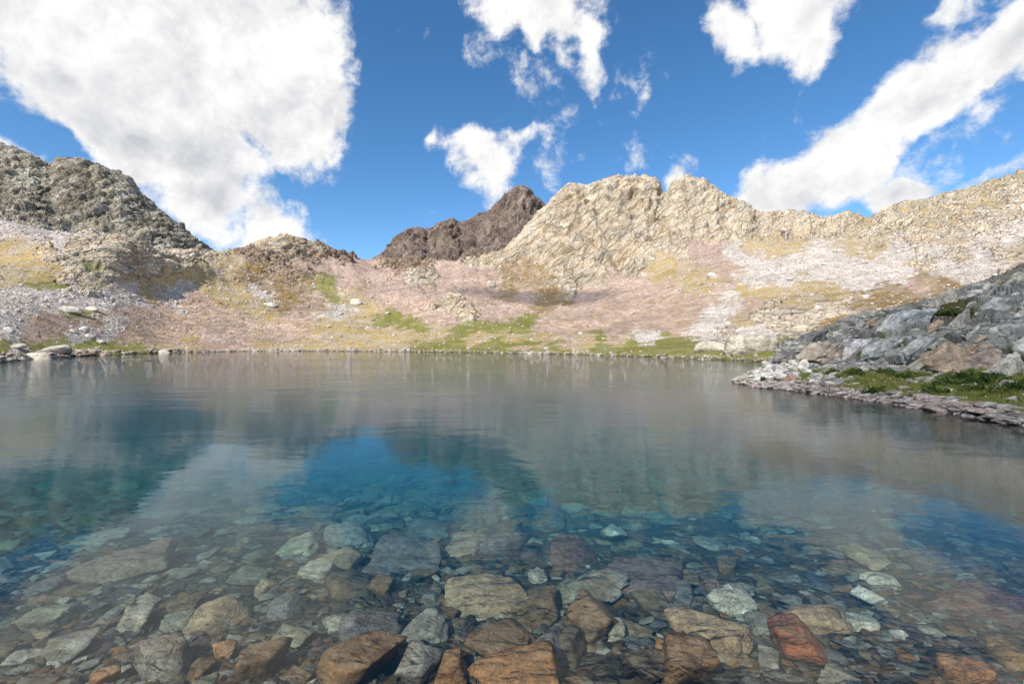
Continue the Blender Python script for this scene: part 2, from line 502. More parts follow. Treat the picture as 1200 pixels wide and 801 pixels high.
def slope_sheet(px, knots, rows, seed=0.0):
    """knots: list of (Y array, tan array); rows per segment -> P (r, c, 3)"""
    t = (px - CX) / FPX
    Yk = np.log(np.stack([k[0] for k in knots])); Tk = np.stack([k[1] for k in knots])
    xs = np.concatenate([np.linspace(i, i + 1, r, endpoint=False) for i, r in enumerate(rows)] + [[len(rows)]])
    xk = np.arange(len(knots), dtype=float)
    Y = np.exp(pchip(xk, Yk, xs)); T = pchip(xk, Tk, xs)
    return np.stack([t[None] * Y, Y, EYE + T * Y], -1), xs


def build_slopes():
    px = np.concatenate([np.linspace(-1500, -300, 40, endpoint=False), np.linspace(-300, -20, 70, endpoint=False), np.arange(-20, 1220, 1.15), np.linspace(1221, 1500, 60), np.linspace(1510, 2700, 40)])
    nc = len(px)
    sm = lambda a, n=14: smooth1(a, n)
    Ds = sm(tab(SHORE, px)[0]); Db0, Db = tab(BENCH, px); Dm0, Dm = tab(MID, px); Dh0, Dh = tab(HIGH, px)
    Dr = sm(tab(RDIST, px)[0]); sk = tab(SKY, px)[0]
    Dbv = sm(Db); Dmv = sm(Dm, 20); Dhv = sm(Dh, 16)
    wob = lambda f, s: perlin(px * f, np.full(nc, s), np.zeros(nc))
    Ds = Ds * (1 + 0.02 * wob(0.02, 3.1) + 0.012 * wob(0.07, 8.1))
    tb = (HY - sm(Db0)) / FPX; tm = (HY - sm(Dm0, 20)) / FPX; th = (HY - sm(Dh0, 16)) / FPX; tr = (HY - smooth1(sk, 2)) / FPX
    knots = [(Ds * 0.62, (-5 - EYE) / (Ds * 0.62)), (Ds * 0.965, (-0.5 - EYE) / (Ds * 0.965)), (Ds, (0.12 - EYE) / Ds), (Dbv, tb), (Dmv, tm), (Dhv, th), (Dr, tr), (Dr * 1.16, tr * 0.86 - .02), (Dr * 1.6, tr * 0.3 - .02)]
    P, xs = slope_sheet(px, knots, [4, 5, 45, 105, 95, 165, 14, 4])
    n = grid_normals(P)
    X, Y, Z = P[..., 0], P[..., 1], P[..., 2]
    sx, sy = screen(P)
    sx0, sy0 = sx.ravel(), sy.ravel()
    shp = X.shape
    # cover
    wx = 9 * fbm(sx * .03, sy * .045, 1.0, 3) + 4 * perlin(sx * .16, sy * .22, 4.0); wy = 6 * fbm(sx * .03, sy * .045, 7.0, 3) + 3 * perlin(sx * .16, sy * .22, 9.0)
    rag = np.stack([(11 * fbm(X / 11 + 5 * i, Y / 11, Z / 6 - 3 * i, 5, .68)).ravel() for i in range(len(CL))], -1)
    W = cover_weights((sx + wx).ravel(), (sy + wy).ravel(), rag)
    Wd = {c: W[:, i].reshape(shp) for i, c in enumerate(CL)}
    above = sstep(1.9, 2.2, xs)[:, None] * np.ones(shp)
    rocky = np.clip(Wd['R'] + Wd['D'] + 0.25 * Wd['O'], 0, 1)
    right_up = sstep(960, 1040, sx) * sstep(300, 280, sy)
    # broken rock ribs through the grass of the right-hand ridge, and stones in every grass slope
    rib = ridged(X / 60 + Z / 25, Y / 30, Z / 6 - X / 22, 3)
    ribm = sstep(.54, .66, rib) * right_up
    rocky = np.clip(rocky + ribm * .9, 0, 1)
    crest = sstep(5.75, 6.0, xs)[:, None] * np.ones(shp)
    rocky = np.clip(rocky + crest * .5 * (sx > 250), 0, 1)
    # relief: big forms, strata, facets, blocks
    big = fbm(X / 70, Y / 70, Z / 70, 3)
    u, v, w_ = strata(X, Z, Y, 9.0)
    st = ridged(u * .7, v * .7, w_ * .7, 3, .5)
    d1, d2, tilt, rv = worley(u.ravel() * 1.0 + 3, v.ravel() * 1.0, w_.ravel() * 1.0)
    tilt = tilt.reshape(shp); edge = (d2 - d1).reshape(shp)
    e1, e2, tilt2, rv2 = worley(X.ravel() / 3.6, Y.ravel() / 3.6, Z.ravel() / 3.0)
    tilt2 = tilt2.reshape(shp); rv2 = rv2.reshape(shp)
    fine = fbm(X / 5, Y / 5, Z / 5, 4, .6)
    scale = np.clip(Y / 400, .16, 1.0)
    hi = sstep(4.6, 5.4, xs)[:, None]
    near_rock = 1 + .35 * sstep(440, 400, sx) * sstep(5.4, 4.8, xs)[:, None]
    disp = rocky * scale * near_rock * ((st - .55) * 15 * (0.3 + .7 * hi) + tilt * 3.2 + (np.minimum(edge, .14) - .14) * 11 + tilt2 * 1.3 + fine * .5)
    disp += big * 4.2 * scale * sstep(2.6, 4.0, xs)[:, None]
    disp += (1 - rocky) * scale * (tilt2 * .55 * (rv2 > .35) + fine * .35) * sstep(2.2, 2.8, xs)[:, None]
    # hollows and knolls of the lower slope
    disp += fbm(X / 25, Y / 25, 0.5, 3) * 2.3 * scale * sstep(2.3, 3.2, xs)[:, None] * sstep(5.2, 4.4, xs)[:, None]
    disp += (fbm(X / 2.2, Y / 2.2, 3.3, 3) * .22) * (1 - sstep(2.6, 3.2, xs))[:, None] * sstep(1.2, 2.0, xs)[:, None]
    disp *= 1 - .55 * np.exp(-((xs - 6) / .22) ** 2)[:, None]
    # rounded outcrop on the left slope and the knob of the low ridge
    disp += 5.0 * np.exp(-(((sx - 118) / 62) ** 2 + ((sy - 306) / 17) ** 2)) + 4.0 * np.exp(-(((sx - 232) / 34) ** 2 + ((sy - 316) / 12) ** 2)) + 4.0 * np.exp(-(((sx - 480) / 36) ** 2 + ((sy - 326) / 12) ** 2))
    # gullies and ribs that run down the slopes
    wq = sx + 14 * fbm(X / 60, Y / 60, Z / 40, 2)
    gl = ridged(wq / 46, np.full(shp, 2.7), sy / 260, 3, .55)
    gm = sstep(3.6, 4.4, xs)[:, None] * sstep(6.0, 5.2, xs)[:, None] * sstep(160, 240, Y)
    disp -= (gl - .6) * 4.5 * scale * gm * (1 - .5 * rocky)
    # a gully beside the pale summit and the shoulder right of it
    gul = np.exp(-((sx - (778 - (sy - 221) * .25)) / 9) ** 2) * sstep(310, 270, sy)
    disp -= gul * 7 * scale
    gul2 = np.exp(-((sx - (690 + (sy - 225) * .42)) / 6) ** 2) * sstep(330, 300, sy) * sstep(215, 240, sy)
    disp -= gul2 * 5
    dirv = n * np.array([1, 1, 1.0]); 
    flip = np.sign(dirv[..., 2:3] + 1e-9); dirv = dirv * flip
    Pd = P + dirv * (disp * above * sstep(7.6, 7.0, xs)[:, None])[..., None]
    # jagged crest
    jag = crest * sstep(250, 270, sx) * (ridged(X / 17, Y / 17, 0.3, 4, .55) - .62) * 6 * scale
    Pd[..., 2] += jag * sstep(6.6, 6.0, xs)[:, None]
    # albedo
    gcol = sstep(.62, .86, gl) * gm * (1 - rocky)
    col = sum(Wd[c][..., None] * np.array(ALB[c], np.float32) for c in CL)
    rk = np.array(ALB['R'], np.float32)
    col = col * (1 - ribm[..., None] * .8) + rk * 1.0 * ribm[..., None] * .8
    tone = fbm(X / 30, Y / 30, Z / 14, 4, .6)
    warm = fbm(X / 14 + 30, Y / 14, Z / 9, 3)
    rust = sstep(.12, .5, fbm(X / 22 - 7, Y / 22, Z / 10, 4, .6)) * rocky
    col = col * (1 + .24 * tone[..., None]) * (1 + warm[..., None] * np.array([.05, .0, -.07]))
    col = col * (1 - rust[..., None] * .28) + np.array([.40, .26, .17]) * rust[..., None] * .28
    pale = sstep(.2, .7, strata_pale(X, Z, Y)) * Wd['R']
    col = col * (1 + pale[..., None] * .22)
    ochre = sstep(.15, .6, strata_pale(X + 400, Z, Y + 90)) * Wd['R']
    col = col * (1 - ochre[..., None] * np.array([.05, .11, .20]))
    col = col * (1 - .35 * gcol[..., None]) + np.array([.44, .35, .31]) * .35 * gcol[..., None]
    # shade painted into the rock colour along its clefts
    cleft_shade = sstep(.10, .0, edge) * rocky
    col *= (1 - .18 * cleft_shade[..., None])
    # grass tufts between stones
    tuft = sstep(.12, .42, fbm(X / 4.2, Y / 4.2, Z / 2.5, 3, .6)) * (Wd['P'] * .6 + Wd['W'] * .25 + Wd['R'] * .12) * (1 - hi * .7) * sstep(250, 200, Y)
    col = col * (1 - tuft[..., None]) + np.array([.33, .25, .11]) * tuft[..., None]
    # stones in the meadows
    stn = sstep(.5, .72, rv2) * (Wd['T'] * .65 + Wd['G'] * .2 + Wd['O'] * .45)
    col = col * (1 - stn[..., None]) + np.array([.45, .40, .34]) * stn[..., None]
    # single blocks differ in tone on the screes
    scree = np.clip(Wd['P'] + Wd['W'] + .5 * Wd['T'] * (rv2 > .6), 0, 1)
    col = col * (1 + scree[..., None] * (rv2[..., None] - .5) * .28)
    # wet dark stones at the very edge
    wet = sstep(.35, .05, Pd[..., 2])
    col = col * (1 - .55 * wet[..., None])
    grass = np.clip(Wd['T'] + Wd['G'] + Wd['O'], 0, 1)
    me = mesh_np('hillside', Pd.reshape(-1, 3), grid_faces(*shp))
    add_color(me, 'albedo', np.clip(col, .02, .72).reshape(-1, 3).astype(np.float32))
    add_color(me, 'cover', np.stack([rocky, scree, grass], -1).reshape(-1, 3).astype(np.float32))
    return me, Pd, Wd, sx, sy


def strata_pale(X, Z, Y):
    u, v, w_ = strata(X + 50, Z, Y, 14.0)
    return fbm(u, v, w_, 3, .55)


def ground_material(name, k=1.0, crack=1.0):
    m = NT(name)
    p = m.geo()
    alb = m.attr('albedo'); cov = m.node('ShaderNodeSeparateColor'); m.put(cov.inputs[0], m.attr('cover'))
    rock, scree, grass = cov.outputs[0], cov.outputs[1], cov.outputs[2]
    n1 = m.noise(p, .9 * k, 6, .68)
    n2 = m.noise(p, .22 * k, 4, .6)
    pz = m.mapping(p, sc=(1, .55, 1))
    v1 = m.voro(pz, .75 * k, out='Color'); sepv = m.node('ShaderNodeSeparateColor'); m.put(sepv.inputs[0], v1)
    vd = m.voro(pz, .75 * k, 'DISTANCE_TO_EDGE')
    c = m.mix(1.0, alb, m.mix(m.rng(n1, .25, .75, interp='LINEAR'), (.70, .70, .71, 1), (1.28, 1.27, 1.26, 1)), 'MULTIPLY')
    c = m.mix(scree, c, m.mix(1.0, c, m.mix(sepv.outputs[0], (.78, .76, .76, 1), (1.18, 1.17, 1.16, 1)), 'MULTIPLY'))
    # thin dark gaps between blocks
    gap = m.math('MULTIPLY', m.rng(vd, .02, .09, 1, 0), m.math('MULTIPLY', scree, .25))
    c = m.mix(gap, c, m.mix(1.0, c, (.45, .42, .42, 1), 'MULTIPLY'))
    # cracks in the rock
    cr = m.voro(m.vec('ADD', m.mapping(m.mapping(p, rot=(0, rad(40), 0)), sc=(.35 * k, .3 * k, 1.0 * k)), m.vec('SCALE', m.noise(p, .3 * k, 3, out='Color'), scale=.9)), .8, 'DISTANCE_TO_EDGE')
    crk = m.math('MULTIPLY', m.rng(cr, .0, .07, 1, 0), m.math('MULTIPLY', rock, .34 * crack))
    c = m.mix(crk, c, m.mix(1.0, c, (.4, .38, .36, 1), 'MULTIPLY'))
    if k == 1.0:   # long joints and bedding cracks of the cliffs
        cb = m.voro(m.vec('ADD', m.mapping(m.mapping(p, rot=(0, rad(40), 0)), sc=(.04, .05, .16)), m.vec('SCALE', m.noise(p, .07, 4, .6, out='Color'), scale=1.1)), 1.0, 'DISTANCE_TO_EDGE')
        c = m.mix(m.math('MULTIPLY', m.rng(cb, .0, .05, 1, 0), m.math('MULTIPLY', rock, .38)), c, m.mix(1.0, c, (.42, .38, .35, 1), 'MULTIPLY'))
    # tussocks
    tn = m.noise(m.mapping(p, sc=(1, 1, 2.2)), 1.7 * k, 4, .65)
    c = m.mix(m.math('MULTIPLY', grass, m.rng(tn, .52, .68)), c, m.mix(1.0, c, (.55, .66, .5, 1), 'MULTIPLY'))
    h = m.math('ADD', m.math('MULTIPLY', n1, .8), m.math('MULTIPLY', m.math('SUBTRACT', .3, vd), m.math('MULTIPLY', scree, -.5)))
    h = m.math('ADD', h, m.math('MULTIPLY', m.rng(cr, 0, .12), m.math('MULTIPLY', rock, .5 * crack)))
    if k == 1.0: h = m.math('ADD', h, m.math('MULTIPLY', m.rng(cb, 0, .08), m.math('MULTIPLY', rock, 1.2)))
    nrm = m.bump(h, 1.0, 1.1 / k)
    return m.finish(c, .92, nrm, .15)


M_ground = ground_material('hillside_ground')
me, SLOPE_P, SLOPE_W, SLOPE_SX, SLOPE_SY = build_slopes()
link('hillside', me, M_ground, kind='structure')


# ------------------------------------------------------------------ the two dark mountains behind
def back_mountain(name, skyline, base_row, D0, D1, step, rows, tone, seed, amp, mat):
    sk = np.array(skyline, float)
    px = np.arange(sk[0, 0], sk[-1, 0], step)
    s = smooth1(np.interp(px, sk[:, 0], sk[:, 1]), 1)
    b = np.interp(px, *np.array(base_row, float).T)
    d0 = np.interp(px, *np.array(D0, float).T); d1 = np.interp(px, *np.array(D1, float).T)
    b = np.maximum(b, s + 6)
    tb, ts = (HY - b) / FPX, (HY - s) / FPX
    knots = [(d0, tb), (d0 * .45 + d1 * .55, tb * .46 + ts * .54), (d1, ts), (d1 * 1.1, ts * .8), (d1 * 1.5, ts * .2 - .1)]
    P, xs = slope_sheet(px, knots, rows)
    n = grid_normals(P); n *= np.sign(n[..., 2:3] + 1e-9)
    X, Y, Z = P[..., 0], P[..., 1], P[..., 2]; shp = X.shape
    a = rad(62 if seed == 1 else 70)
    u = (X * math.cos(a) + Z * math.sin(a)) / 46 + seed; v = (-X * math.sin(a) + Z * math.cos(a)) / 15
    st = ridged(u, v, Y / 40, 5, .58)
    d1_, d2_, tilt, rv = worley((u * 1.6).ravel(), (v * 1.5).ravel(), (Y / 24).ravel())
    tilt = tilt.reshape(shp); edge = (d2_ - d1_).reshape(shp); rv = rv.reshape(shp)
    e1, e2, tilt2, rv2 = worley((X / 6).ravel(), (Y / 6).ravel(), (Z / 7).ravel())
    tilt2 = tilt2.reshape(shp); rv2 = rv2.reshape(shp)
    fine = fbm(X / 6, Y / 6, Z / 6, 4, .62)
    disp = ((st - .58) * 12 + tilt * 4 + (np.minimum(edge, .15) - .15) * 9 + tilt2 * 1.8 + fine * 1.0 + fbm(X / 90 + seed, Y / 90, Z / 90, 2) * 10) * amp
    k = sstep(0, .25, xs)[:, None] * sstep(3.6, 2.6, xs)[:, None]
    crest = np.exp(-((xs - 2) / .18) ** 2)[:, None]
    Pd = P + n * (disp * k * (1 - .72 * crest))[..., None]
    Pd[..., 2] += crest * (ridged(X / 22 + seed, Y / 22, .4, 5, .55) - .6) * 8 * amp
    tonec = np.array(tone, np.float32)
    t1 = fbm(X / 45 + seed, Y / 45, Z / 30, 4, .6)
    och = sstep(.1, .65, fbm(X / 28 - seed, Y / 28, Z / 22, 4, .6) + .12)
    band = sstep(.0, .45, fbm(u * .55, v * 1.3, Y / 60, 4, .6))[..., None]
    col = tonec * (1 + .35 * t1[..., None]) * (1 + (rv[..., None] - .5) * .55) * (1 + (rv2[..., None] - .5) * .4) * (1.12 - .5 * band)
    col = col * (1 - och[..., None] * .45) + np.array([.27, .235, .16]) * och[..., None] * .45
    col *= (1 - .4 * sstep(.12, 0, edge)[..., None])
    me = mesh_np(name, Pd.reshape(-1, 3), grid_faces(*shp))
    add_color(me, 'albedo', np.clip(col, .02, .5).reshape(-1, 3).astype(np.float32))
    add_color(me, 'cover', np.stack([np.ones(shp), rv2 * .4, np.zeros(shp)], -1).reshape(-1, 3).astype(np.float32))
    link(name, me, mat, kind='structure')
    return Pd


M_far = ground_material('mountain_rock', .45)
back_mountain('mountain_left',
              [(-900, 60), (-500, 110), (-250, 150), (-120, 150), (-60, 175), (-20, 163), (0, 168), (15, 172), (35, 180), (55, 192), (60, 196), (68, 186), (78, 187), (95, 189), (115, 196), (130, 203), (150, 211), (165, 225),
               (185, 243), (205, 261), (225, 281), (245, 296), (262, 304), (300, 320)],
              [(-900, 280), (0, 280), (85, 295), (150, 305), (205, 315), (300, 330)], [(-900, 250), (0, 350), (150, 370), (300, 400)], [(-900, 420), (0, 560), (150, 560), (300, 520)],
              1.3, [70, 90, 12, 4], (.38, .35, .29), 1, 1.0, M_far)
back_mountain('mountain_centre',
              [(395, 330), (415, 316), (432, 307), (440, 298), (455, 289), (465, 277), (482, 268), (493, 268), (500, 275), (510, 266), (522, 258), (530, 257), (540, 263), (550, 258), (562, 251), (570, 246), (580, 240), (590, 231),
               (597, 225), (605, 220), (613, 220), (622, 227), (635, 237), (643, 242), (660, 262), (700, 300), (720, 320)],
              [(395, 335), (480, 318), (560, 318), (640, 305), (720, 330)], [(395, 500), (720, 500)], [(395, 680), (560, 740), (720, 720)],
              1.2, [60, 70, 10, 4], (.22, .17, .15), 4, 1.15, M_far)

# ================================================================== lake
def bed_z(x, y):
    """height of the lake floor (metres, lake surface = 0)"""
    x = np.asarray(x, float); y = np.asarray(y, float)
    yy = y + .12 * np.sin(x * .9 + 1) + .002 * x * x
    z = np.interp(yy, [-40, -8, 0, 1.4, 2.0, 2.6, 3.4, 4.6, 6.5, 9, 13, 20, 40, 80, 400], [4, 1.6, .25, .08, -.10, -.22, -.36, -.56, -.95, -1.45, -2.1, -3.0, -4.2, -5.2, -6.5])
    return z


def build_bed():
    ys = np.concatenate([np.linspace(-40, -2, 12), np.linspace(-1, 1.5, 10), np.geomspace(1.7, 14, 150), np.geomspace(14.4, 230, 50)])
    xs = np.sinh(np.linspace(-5.2, 5.2, 260)) * 2.2
    X, Y = np.meshgrid(xs, ys)
    Z = bed_z(X, Y) + .05 * fbm(X * 1.3, Y * 1.3, 0.2, 4) * sstep(60, 20, np.hypot(X, Y)) + .12 * fbm(X * .2, Y * .2, 2.2, 2) * sstep(5, 14, Y)
    P = np.stack([X, Y, Z], -1)
    me = mesh_np('lake_bed', P.reshape(-1, 3), grid_faces(*X.shape))
    m = NT('lake_bed_gravel')
    p = m.geo()
    v = m.voro(p, 9, out='Color'); sp = m.node('ShaderNodeSeparateColor'); m.put(sp.inputs[0], v)
    vd = m.voro(p, 9, 'DISTANCE_TO_EDGE')
    n = m.noise(p, 1.2, 5, .6)
    c = m.mix(m.rng(n, .35, .65), (.20, .165, .12, 1), (.27, .255, .20, 1))
    c = m.mix(1.0, c, m.mix(sp.outputs[0], (.55, .53, .5, 1), (1.4, 1.36, 1.3, 1)), 'MULTIPLY')
    c = m.mix(1.0, c, (.34, .33, .32, 1), 'MULTIPLY')
    sz_ = m.node('ShaderNodeSeparateXYZ'); m.put(sz_.inputs[0], p)
    c = m.mix(m.rng(sz_.outputs[2], -1.0, -2.4), c, m.mix(m.rng(n, .4, .6), (.17, .21, .13, 1), (.11, .145, .085, 1)))   # pale silt in the deep basin
    nb = m.bump(m.math('ADD', m.rng(vd, 0, .25), m.math('MULTIPLY', m.noise(p, 30, 4), .4)), .8, .04)
    link('lake_bed', me, m.finish(c, .85, nb, .3), kind='structure')


build_bed()


def build_water():
    # closed body of water: flat top at z 0, sides and floor buried in the ground
    x0, x1, y0, y1, zb = -190., 170., -6., 190., -9.
    v = np.array([(x0, y0, 0), (x1, y0, 0), (x1, y1, 0), (x0, y1, 0), (x0, y0, zb), (x1, y0, zb), (x1, y1, zb), (x0, y1, zb)], float)
    f = np.array([(0, 1, 2, 3), (7, 6, 5, 4), (0, 4, 5, 1), (1, 5, 6, 2), (2, 6, 7, 3), (3, 7, 4, 0)])
    me = mesh_np('lake_water', v, f, smooth=False)
    m = NT('lake_water')
    p = m.geo()
    # cat's-paws: breeze roughens some patches more than others
    breeze = m.noise(m.mapping(p, sc=(.035, .075, 1)), 1.0, 3, .55)
    sepp = m.node('ShaderNodeSeparateXYZ'); m.put(sepp.inputs[0], p)
    w1 = m.noise(m.mapping(p, rot=(0, 0, rad(14)), sc=(1.0, 1.9, 1)), 1.5, 3, .5, .6)
    w2 = m.noise(m.mapping(p, rot=(0, 0, rad(-24)), sc=(1.0, 1.8, 1)), 5.5, 3, .55, .8)
    w3 = m.noise(m.mapping(p, rot=(0, 0, rad(40)), sc=(1.0, 1.5, 1)), 15.0, 2, .5, .4)
    w0 = m.noise(m.mapping(p, rot=(0, 0, rad(5)), sc=(.5, 2.0, 1)), .5, 4, .55, .5)
    h = m.math('ADD', m.math('ADD', m.math('MULTIPLY', w0, .011), m.math('MULTIPLY', w1, .0030)), m.math('ADD', m.math('MULTIPLY', w2, .0014), m.math('MULTIPLY', w3, .0005)))
    # a breeze ruffles the open middle of the lake; the near bay and the lee of the far shore lie calm
    gust = m.math('MULTIPLY', m.rng(sepp.outputs[1], 9, 24), m.rng(sepp.outputs[1], 75, 48))
    gust = m.math('MULTIPLY', gust, m.math('MULTIPLY', m.rng(sepp.outputs[0], -60, -25), m.rng(sepp.outputs[0], 34, 12)))
    h = m.math('MULTIPLY', h, m.math('ADD', m.rng(breeze, .32, .68, .45, 1.5), m.math('MULTIPLY', gust, m.rng(breeze, .3, .62, 1.5, 5.0))))
    nb = m.bump(h, 1.0, 1.0)
    tr = m.node('ShaderNodeBsdfTransparent'); gl = m.node('ShaderNodeBsdfGlossy')
    gl.inputs['Roughness'].default_value = 0.0; m.put(gl.inputs['Normal'], nb)
    fr = m.node('ShaderNodeFresnel'); fr.inputs['IOR'].default_value = 1.333; m.put(fr.inputs['Normal'], nb)
    g = m.node('ShaderNodeMixShader'); m.put(g.inputs[0], fr.outputs[0]); m.put(g.inputs[1], tr.outputs[0]); m.put(g.inputs[2], gl.outputs[0])
    va = m.node('ShaderNodeVolumeAbsorption')
    va.inputs['Color'].default_value = (.14, .80, .90, 1); va.inputs['Density'].default_value = .34
    o = m.node('ShaderNodeOutputMaterial')
    m.put(o.inputs['Surface'], g.outputs[0]); vs = m.node('ShaderNodeVolumeScatter'); vs.inputs['Color'].default_value = (.04, .66, 1, 1); vs.inputs['Density'].default_value = .068; vs.inputs['Anisotropy'].default_value = 0.0
    ad = m.node('ShaderNodeAddShader'); m.put(ad.inputs[0], va.outputs[0]); m.put(ad.inputs[1], vs.outputs[0])
    m.put(o.inputs['Volume'], ad.outputs[0])
    link('lake_water', me, m.mat, kind='structure')


build_water()

# ================================================================== rocks
_ico = {}


def ico(n):
    if n not in _ico:
        bm = bmesh.new(); bmesh.ops.create_icosphere(bm, subdivisions=n, radius=1.0)
        v = np.array([p.co[:] for p in bm.verts], np.float32); f = np.array([[q.index for q in p.verts] for p in bm.faces], np.int32)
        bm.free(); _ico[n] = (v / np.linalg.norm(v, axis=1, keepdims=True), f)
    return _ico[n]


def rock_shape(seed, n, p=22, frac=0.0, rough=1.0):
    """angular block: a convex body of joint planes with worn edges, roughened; fills the box -1..1"""
    r = np.random.default_rng(seed)
    d, f = ico(n)
    q, _ = np.linalg.qr(r.normal(size=(3, 3)))
    q = q if r.random() < .35 else np.eye(3) + .22 * r.normal(size=(3, 3))
    pl = []
    for k in range(3):
        for s in (-1, 1):
            v = s * q[k] + .16 * r.normal(size=3); pl.append((v / np.linalg.norm(v), r.uniform(.5, .85)))
    for k in range(int(r.integers(5, 10))):
        v = r.normal(size=3); pl.append((v / np.linalg.norm(v), r.uniform(.68, 1.0)))
    acc = np.zeros(len(d))
    for v, h in pl: acc += np.maximum(0, d @ v / h) ** p
    rad_ = acc ** (-1.0 / p)
    o = seed * 3.17
    x, y, z = d[:, 0], d[:, 1], d[:, 2]
    amp = rough * (.05 * fbm(x * 1.6 + o, y * 1.6, z * 1.6, 3) + .03 * ridged(x * 3.5 + o, y * 3.5, z * 3.5, 3))
    if n >= 4: amp = amp + rough * .012 * fbm(x * 11 + o, y * 11, z * 11, 3)
    v = d * (rad_ * (1 + amp))[:, None]
    if frac:      # broken along a second set of joints
        w1, w2, tl, rv = worley(v[:, 0] * 1.5 + o, v[:, 1] * 1.5 + 7, v[:, 2] * 1.1)
        v = v * (1 + frac * (tl * 1.2 + (np.minimum(w2 - w1, .2) - .2) * 1.0))[:, None]
    lo, hi = v.min(0), v.max(0)
    v = (v - (lo + hi) / 2) / ((hi - lo) / 2)
    return v.astype(np.float32), f


def rock_material(name, under=True, k=None):
    m = NT(name)
    p = m.geo(); oi = m.node('ShaderNodeObjectInfo')
    off = m.vec('SCALE', m.node('ShaderNodeCombineXYZ').outputs[0], scale=1.0)
    cmb = m.node('ShaderNodeCombineXYZ'); m.put(cmb.inputs[0], m.math('MULTIPLY', oi.outputs['Random'], 37.0)); m.put(cmb.inputs[1], m.math('MULTIPLY', oi.outputs['Random'], 91.0))
    q = m.vec('ADD', p, cmb.outputs[0])
    k = k or (1.0 if under else .45)
    base = oi.outputs['Color']
    grain = m.noise(q, 55 * k, 5, .7); mott = m.noise(q, 7 * k, 5, .65, .4); big = m.noise(q, 2.6 * k, 4, .6)
    c = m.mix(1.0, base, m.mix(m.rng(grain, .3, .7, interp='LINEAR'), (.55, .54, .52, 1), (1.5, 1.48, 1.44, 1)), 'MULTIPLY')
    c = m.mix(1.0, c, m.mix(m.rng(mott, .33, .68), (.52, .5, .5, 1), (1.32, 1.3, 1.26, 1)), 'MULTIPLY')
    nz = m.node('ShaderNodeSeparateXYZ'); m.put(nz.inputs[0], m.node('ShaderNodeNewGeometry').outputs['Normal'])
    if under:
        # brown algae film, thicker low down in patches; pale silt settled on flat tops
        c = m.mix(m.math('MULTIPLY', m.rng(big, .46, .66), .55), c, (.16, .105, .05, 1))
        c = m.mix(m.math('MULTIPLY', m.math('MULTIPLY', m.rng(nz.outputs[2], .6, .95), m.rng(m.noise(q, 16, 4, .6), .42, .62)), .35), c, (.34, .30, .22, 1))
    else:
        # crusty lichen: grey-green and white rosettes, a little rust
        li = m.voro(m.vec('ADD', q, m.vec('SCALE', m.noise(q, 20 * k, 3, out='Color'), scale=.054 / k)), 10 * k)
        c = m.mix(m.math('MULTIPLY', m.rng(li, .25, .42, 1, 0), m.rng(big, .4, .6, 0, .55)), c, (.36, .37, .26, 1))
        c = m.mix(m.math('MULTIPLY', m.rng(m.noise(q, 7 * k, 4, .6), .60, .74), .55), c, (.30, .18, .10, 1))
    crk = m.voro(m.vec('ADD', m.mapping(q, rot=(.4, .5, .2), sc=(1, 1.7, 2.2)), m.vec('SCALE', m.noise(q, 5 * k, 3, out='Color'), scale=.5)), 2.4 * k, 'DISTANCE_TO_EDGE')
    c = m.mix(m.math('MULTIPLY', m.rng(crk, 0, .02, 1, 0), .22), c, (.05, .045, .04, 1))
    h = m.math('ADD', m.math('MULTIPLY', grain, .35), m.math('ADD', mott, m.math('MULTIPLY', m.rng(crk, 0, .04), .2)))
    nb = m.bump(h, .7, .035 / k)
    return m.finish(c, .8, nb, .3)


M_under = rock_material('lake_rock', True)
M_bank = rock_material('bank_rock', False)
M_farrock = rock_material('far_rock', False, .09)


def tinted(name):
    """material for joined masses of stones: colour from the albedo attribute"""
    m = NT(name)
    p = m.geo()
    g = m.noise(p, 14, 5, .68)
    c = m.mix(1.0, m.attr('albedo'), m.mix(m.rng(g, .3, .7, interp='LINEAR'), (.6, .59, .58, 1), (1.4, 1.4, 1.38, 1)), 'MULTIPLY')
    return m.finish(c, .88, m.bump(g, .6, .06), .25)


M_stones = tinted('loose_stones')


def protos(prefix, count, n, seed, p, rough=1.0, frac=0.0, smooth=True):
    out = []
    for i in range(count):
        v, f = rock_shape(seed + i, n, p if np.isscalar(p) else p[i % len(p)], frac, rough)
        out.append(mesh_np(prefix, v, f, smooth))
    return out


HERO = protos('rock', 20, 4, 100, (64, 46, 36, 80), .9, .10)
MIDR = protos('stone', 16, 3, 200, (50, 34, 64), .9, .10)
SLAB = protos('slab', 16, 4, 300, (70, 50, 90), .5, .2, False)
for me_ in HERO + MIDR: me_.materials.append(M_under)
for me_ in SLAB: me_.materials.append(M_bank)
MIDB = [me_.copy() for me_ in MIDR]
for me_ in MIDB: me_.materials.clear(); me_.materials.append(M_bank)


def see_bed(px, py):
    """lake-floor point in line with a place of the picture"""
    px, py = np.broadcast_arrays(np.asarray(px, float), np.asarray(py, float))
    d = np.stack([(px - CX) / FPX, np.ones(px.shape), (HY - py) / FPX], -1)
    k = -EYE / d[..., 2]
    for _ in range(60):
        Q = np.array([0, 0, EYE]) + d * k[..., None]
        k = k + (Q[..., 2] - bed_z(Q[..., 0], Q[..., 1])) * .35 / np.abs(d[..., 2])
    return np.array([0, 0, EYE]) + d * k[..., None]


WAYS = ['right of', 'below and right of', 'below', 'below and left of', 'left of', 'above and left of', 'above', 'above and right of']


def beside(px, py, anchors):
    """where a thing lies, told by the nearest named one: anchors = (px, py, noun)"""
    a = min(anchors, key=lambda q: (q[0] - px) ** 2 + 2.2 * (q[1] - py) ** 2)
    ang = math.atan2((py - a[1]) * 1.5, px - a[0])
    return WAYS[int(round(ang / (math.pi / 4))) % 8] + ' the ' + a[2]


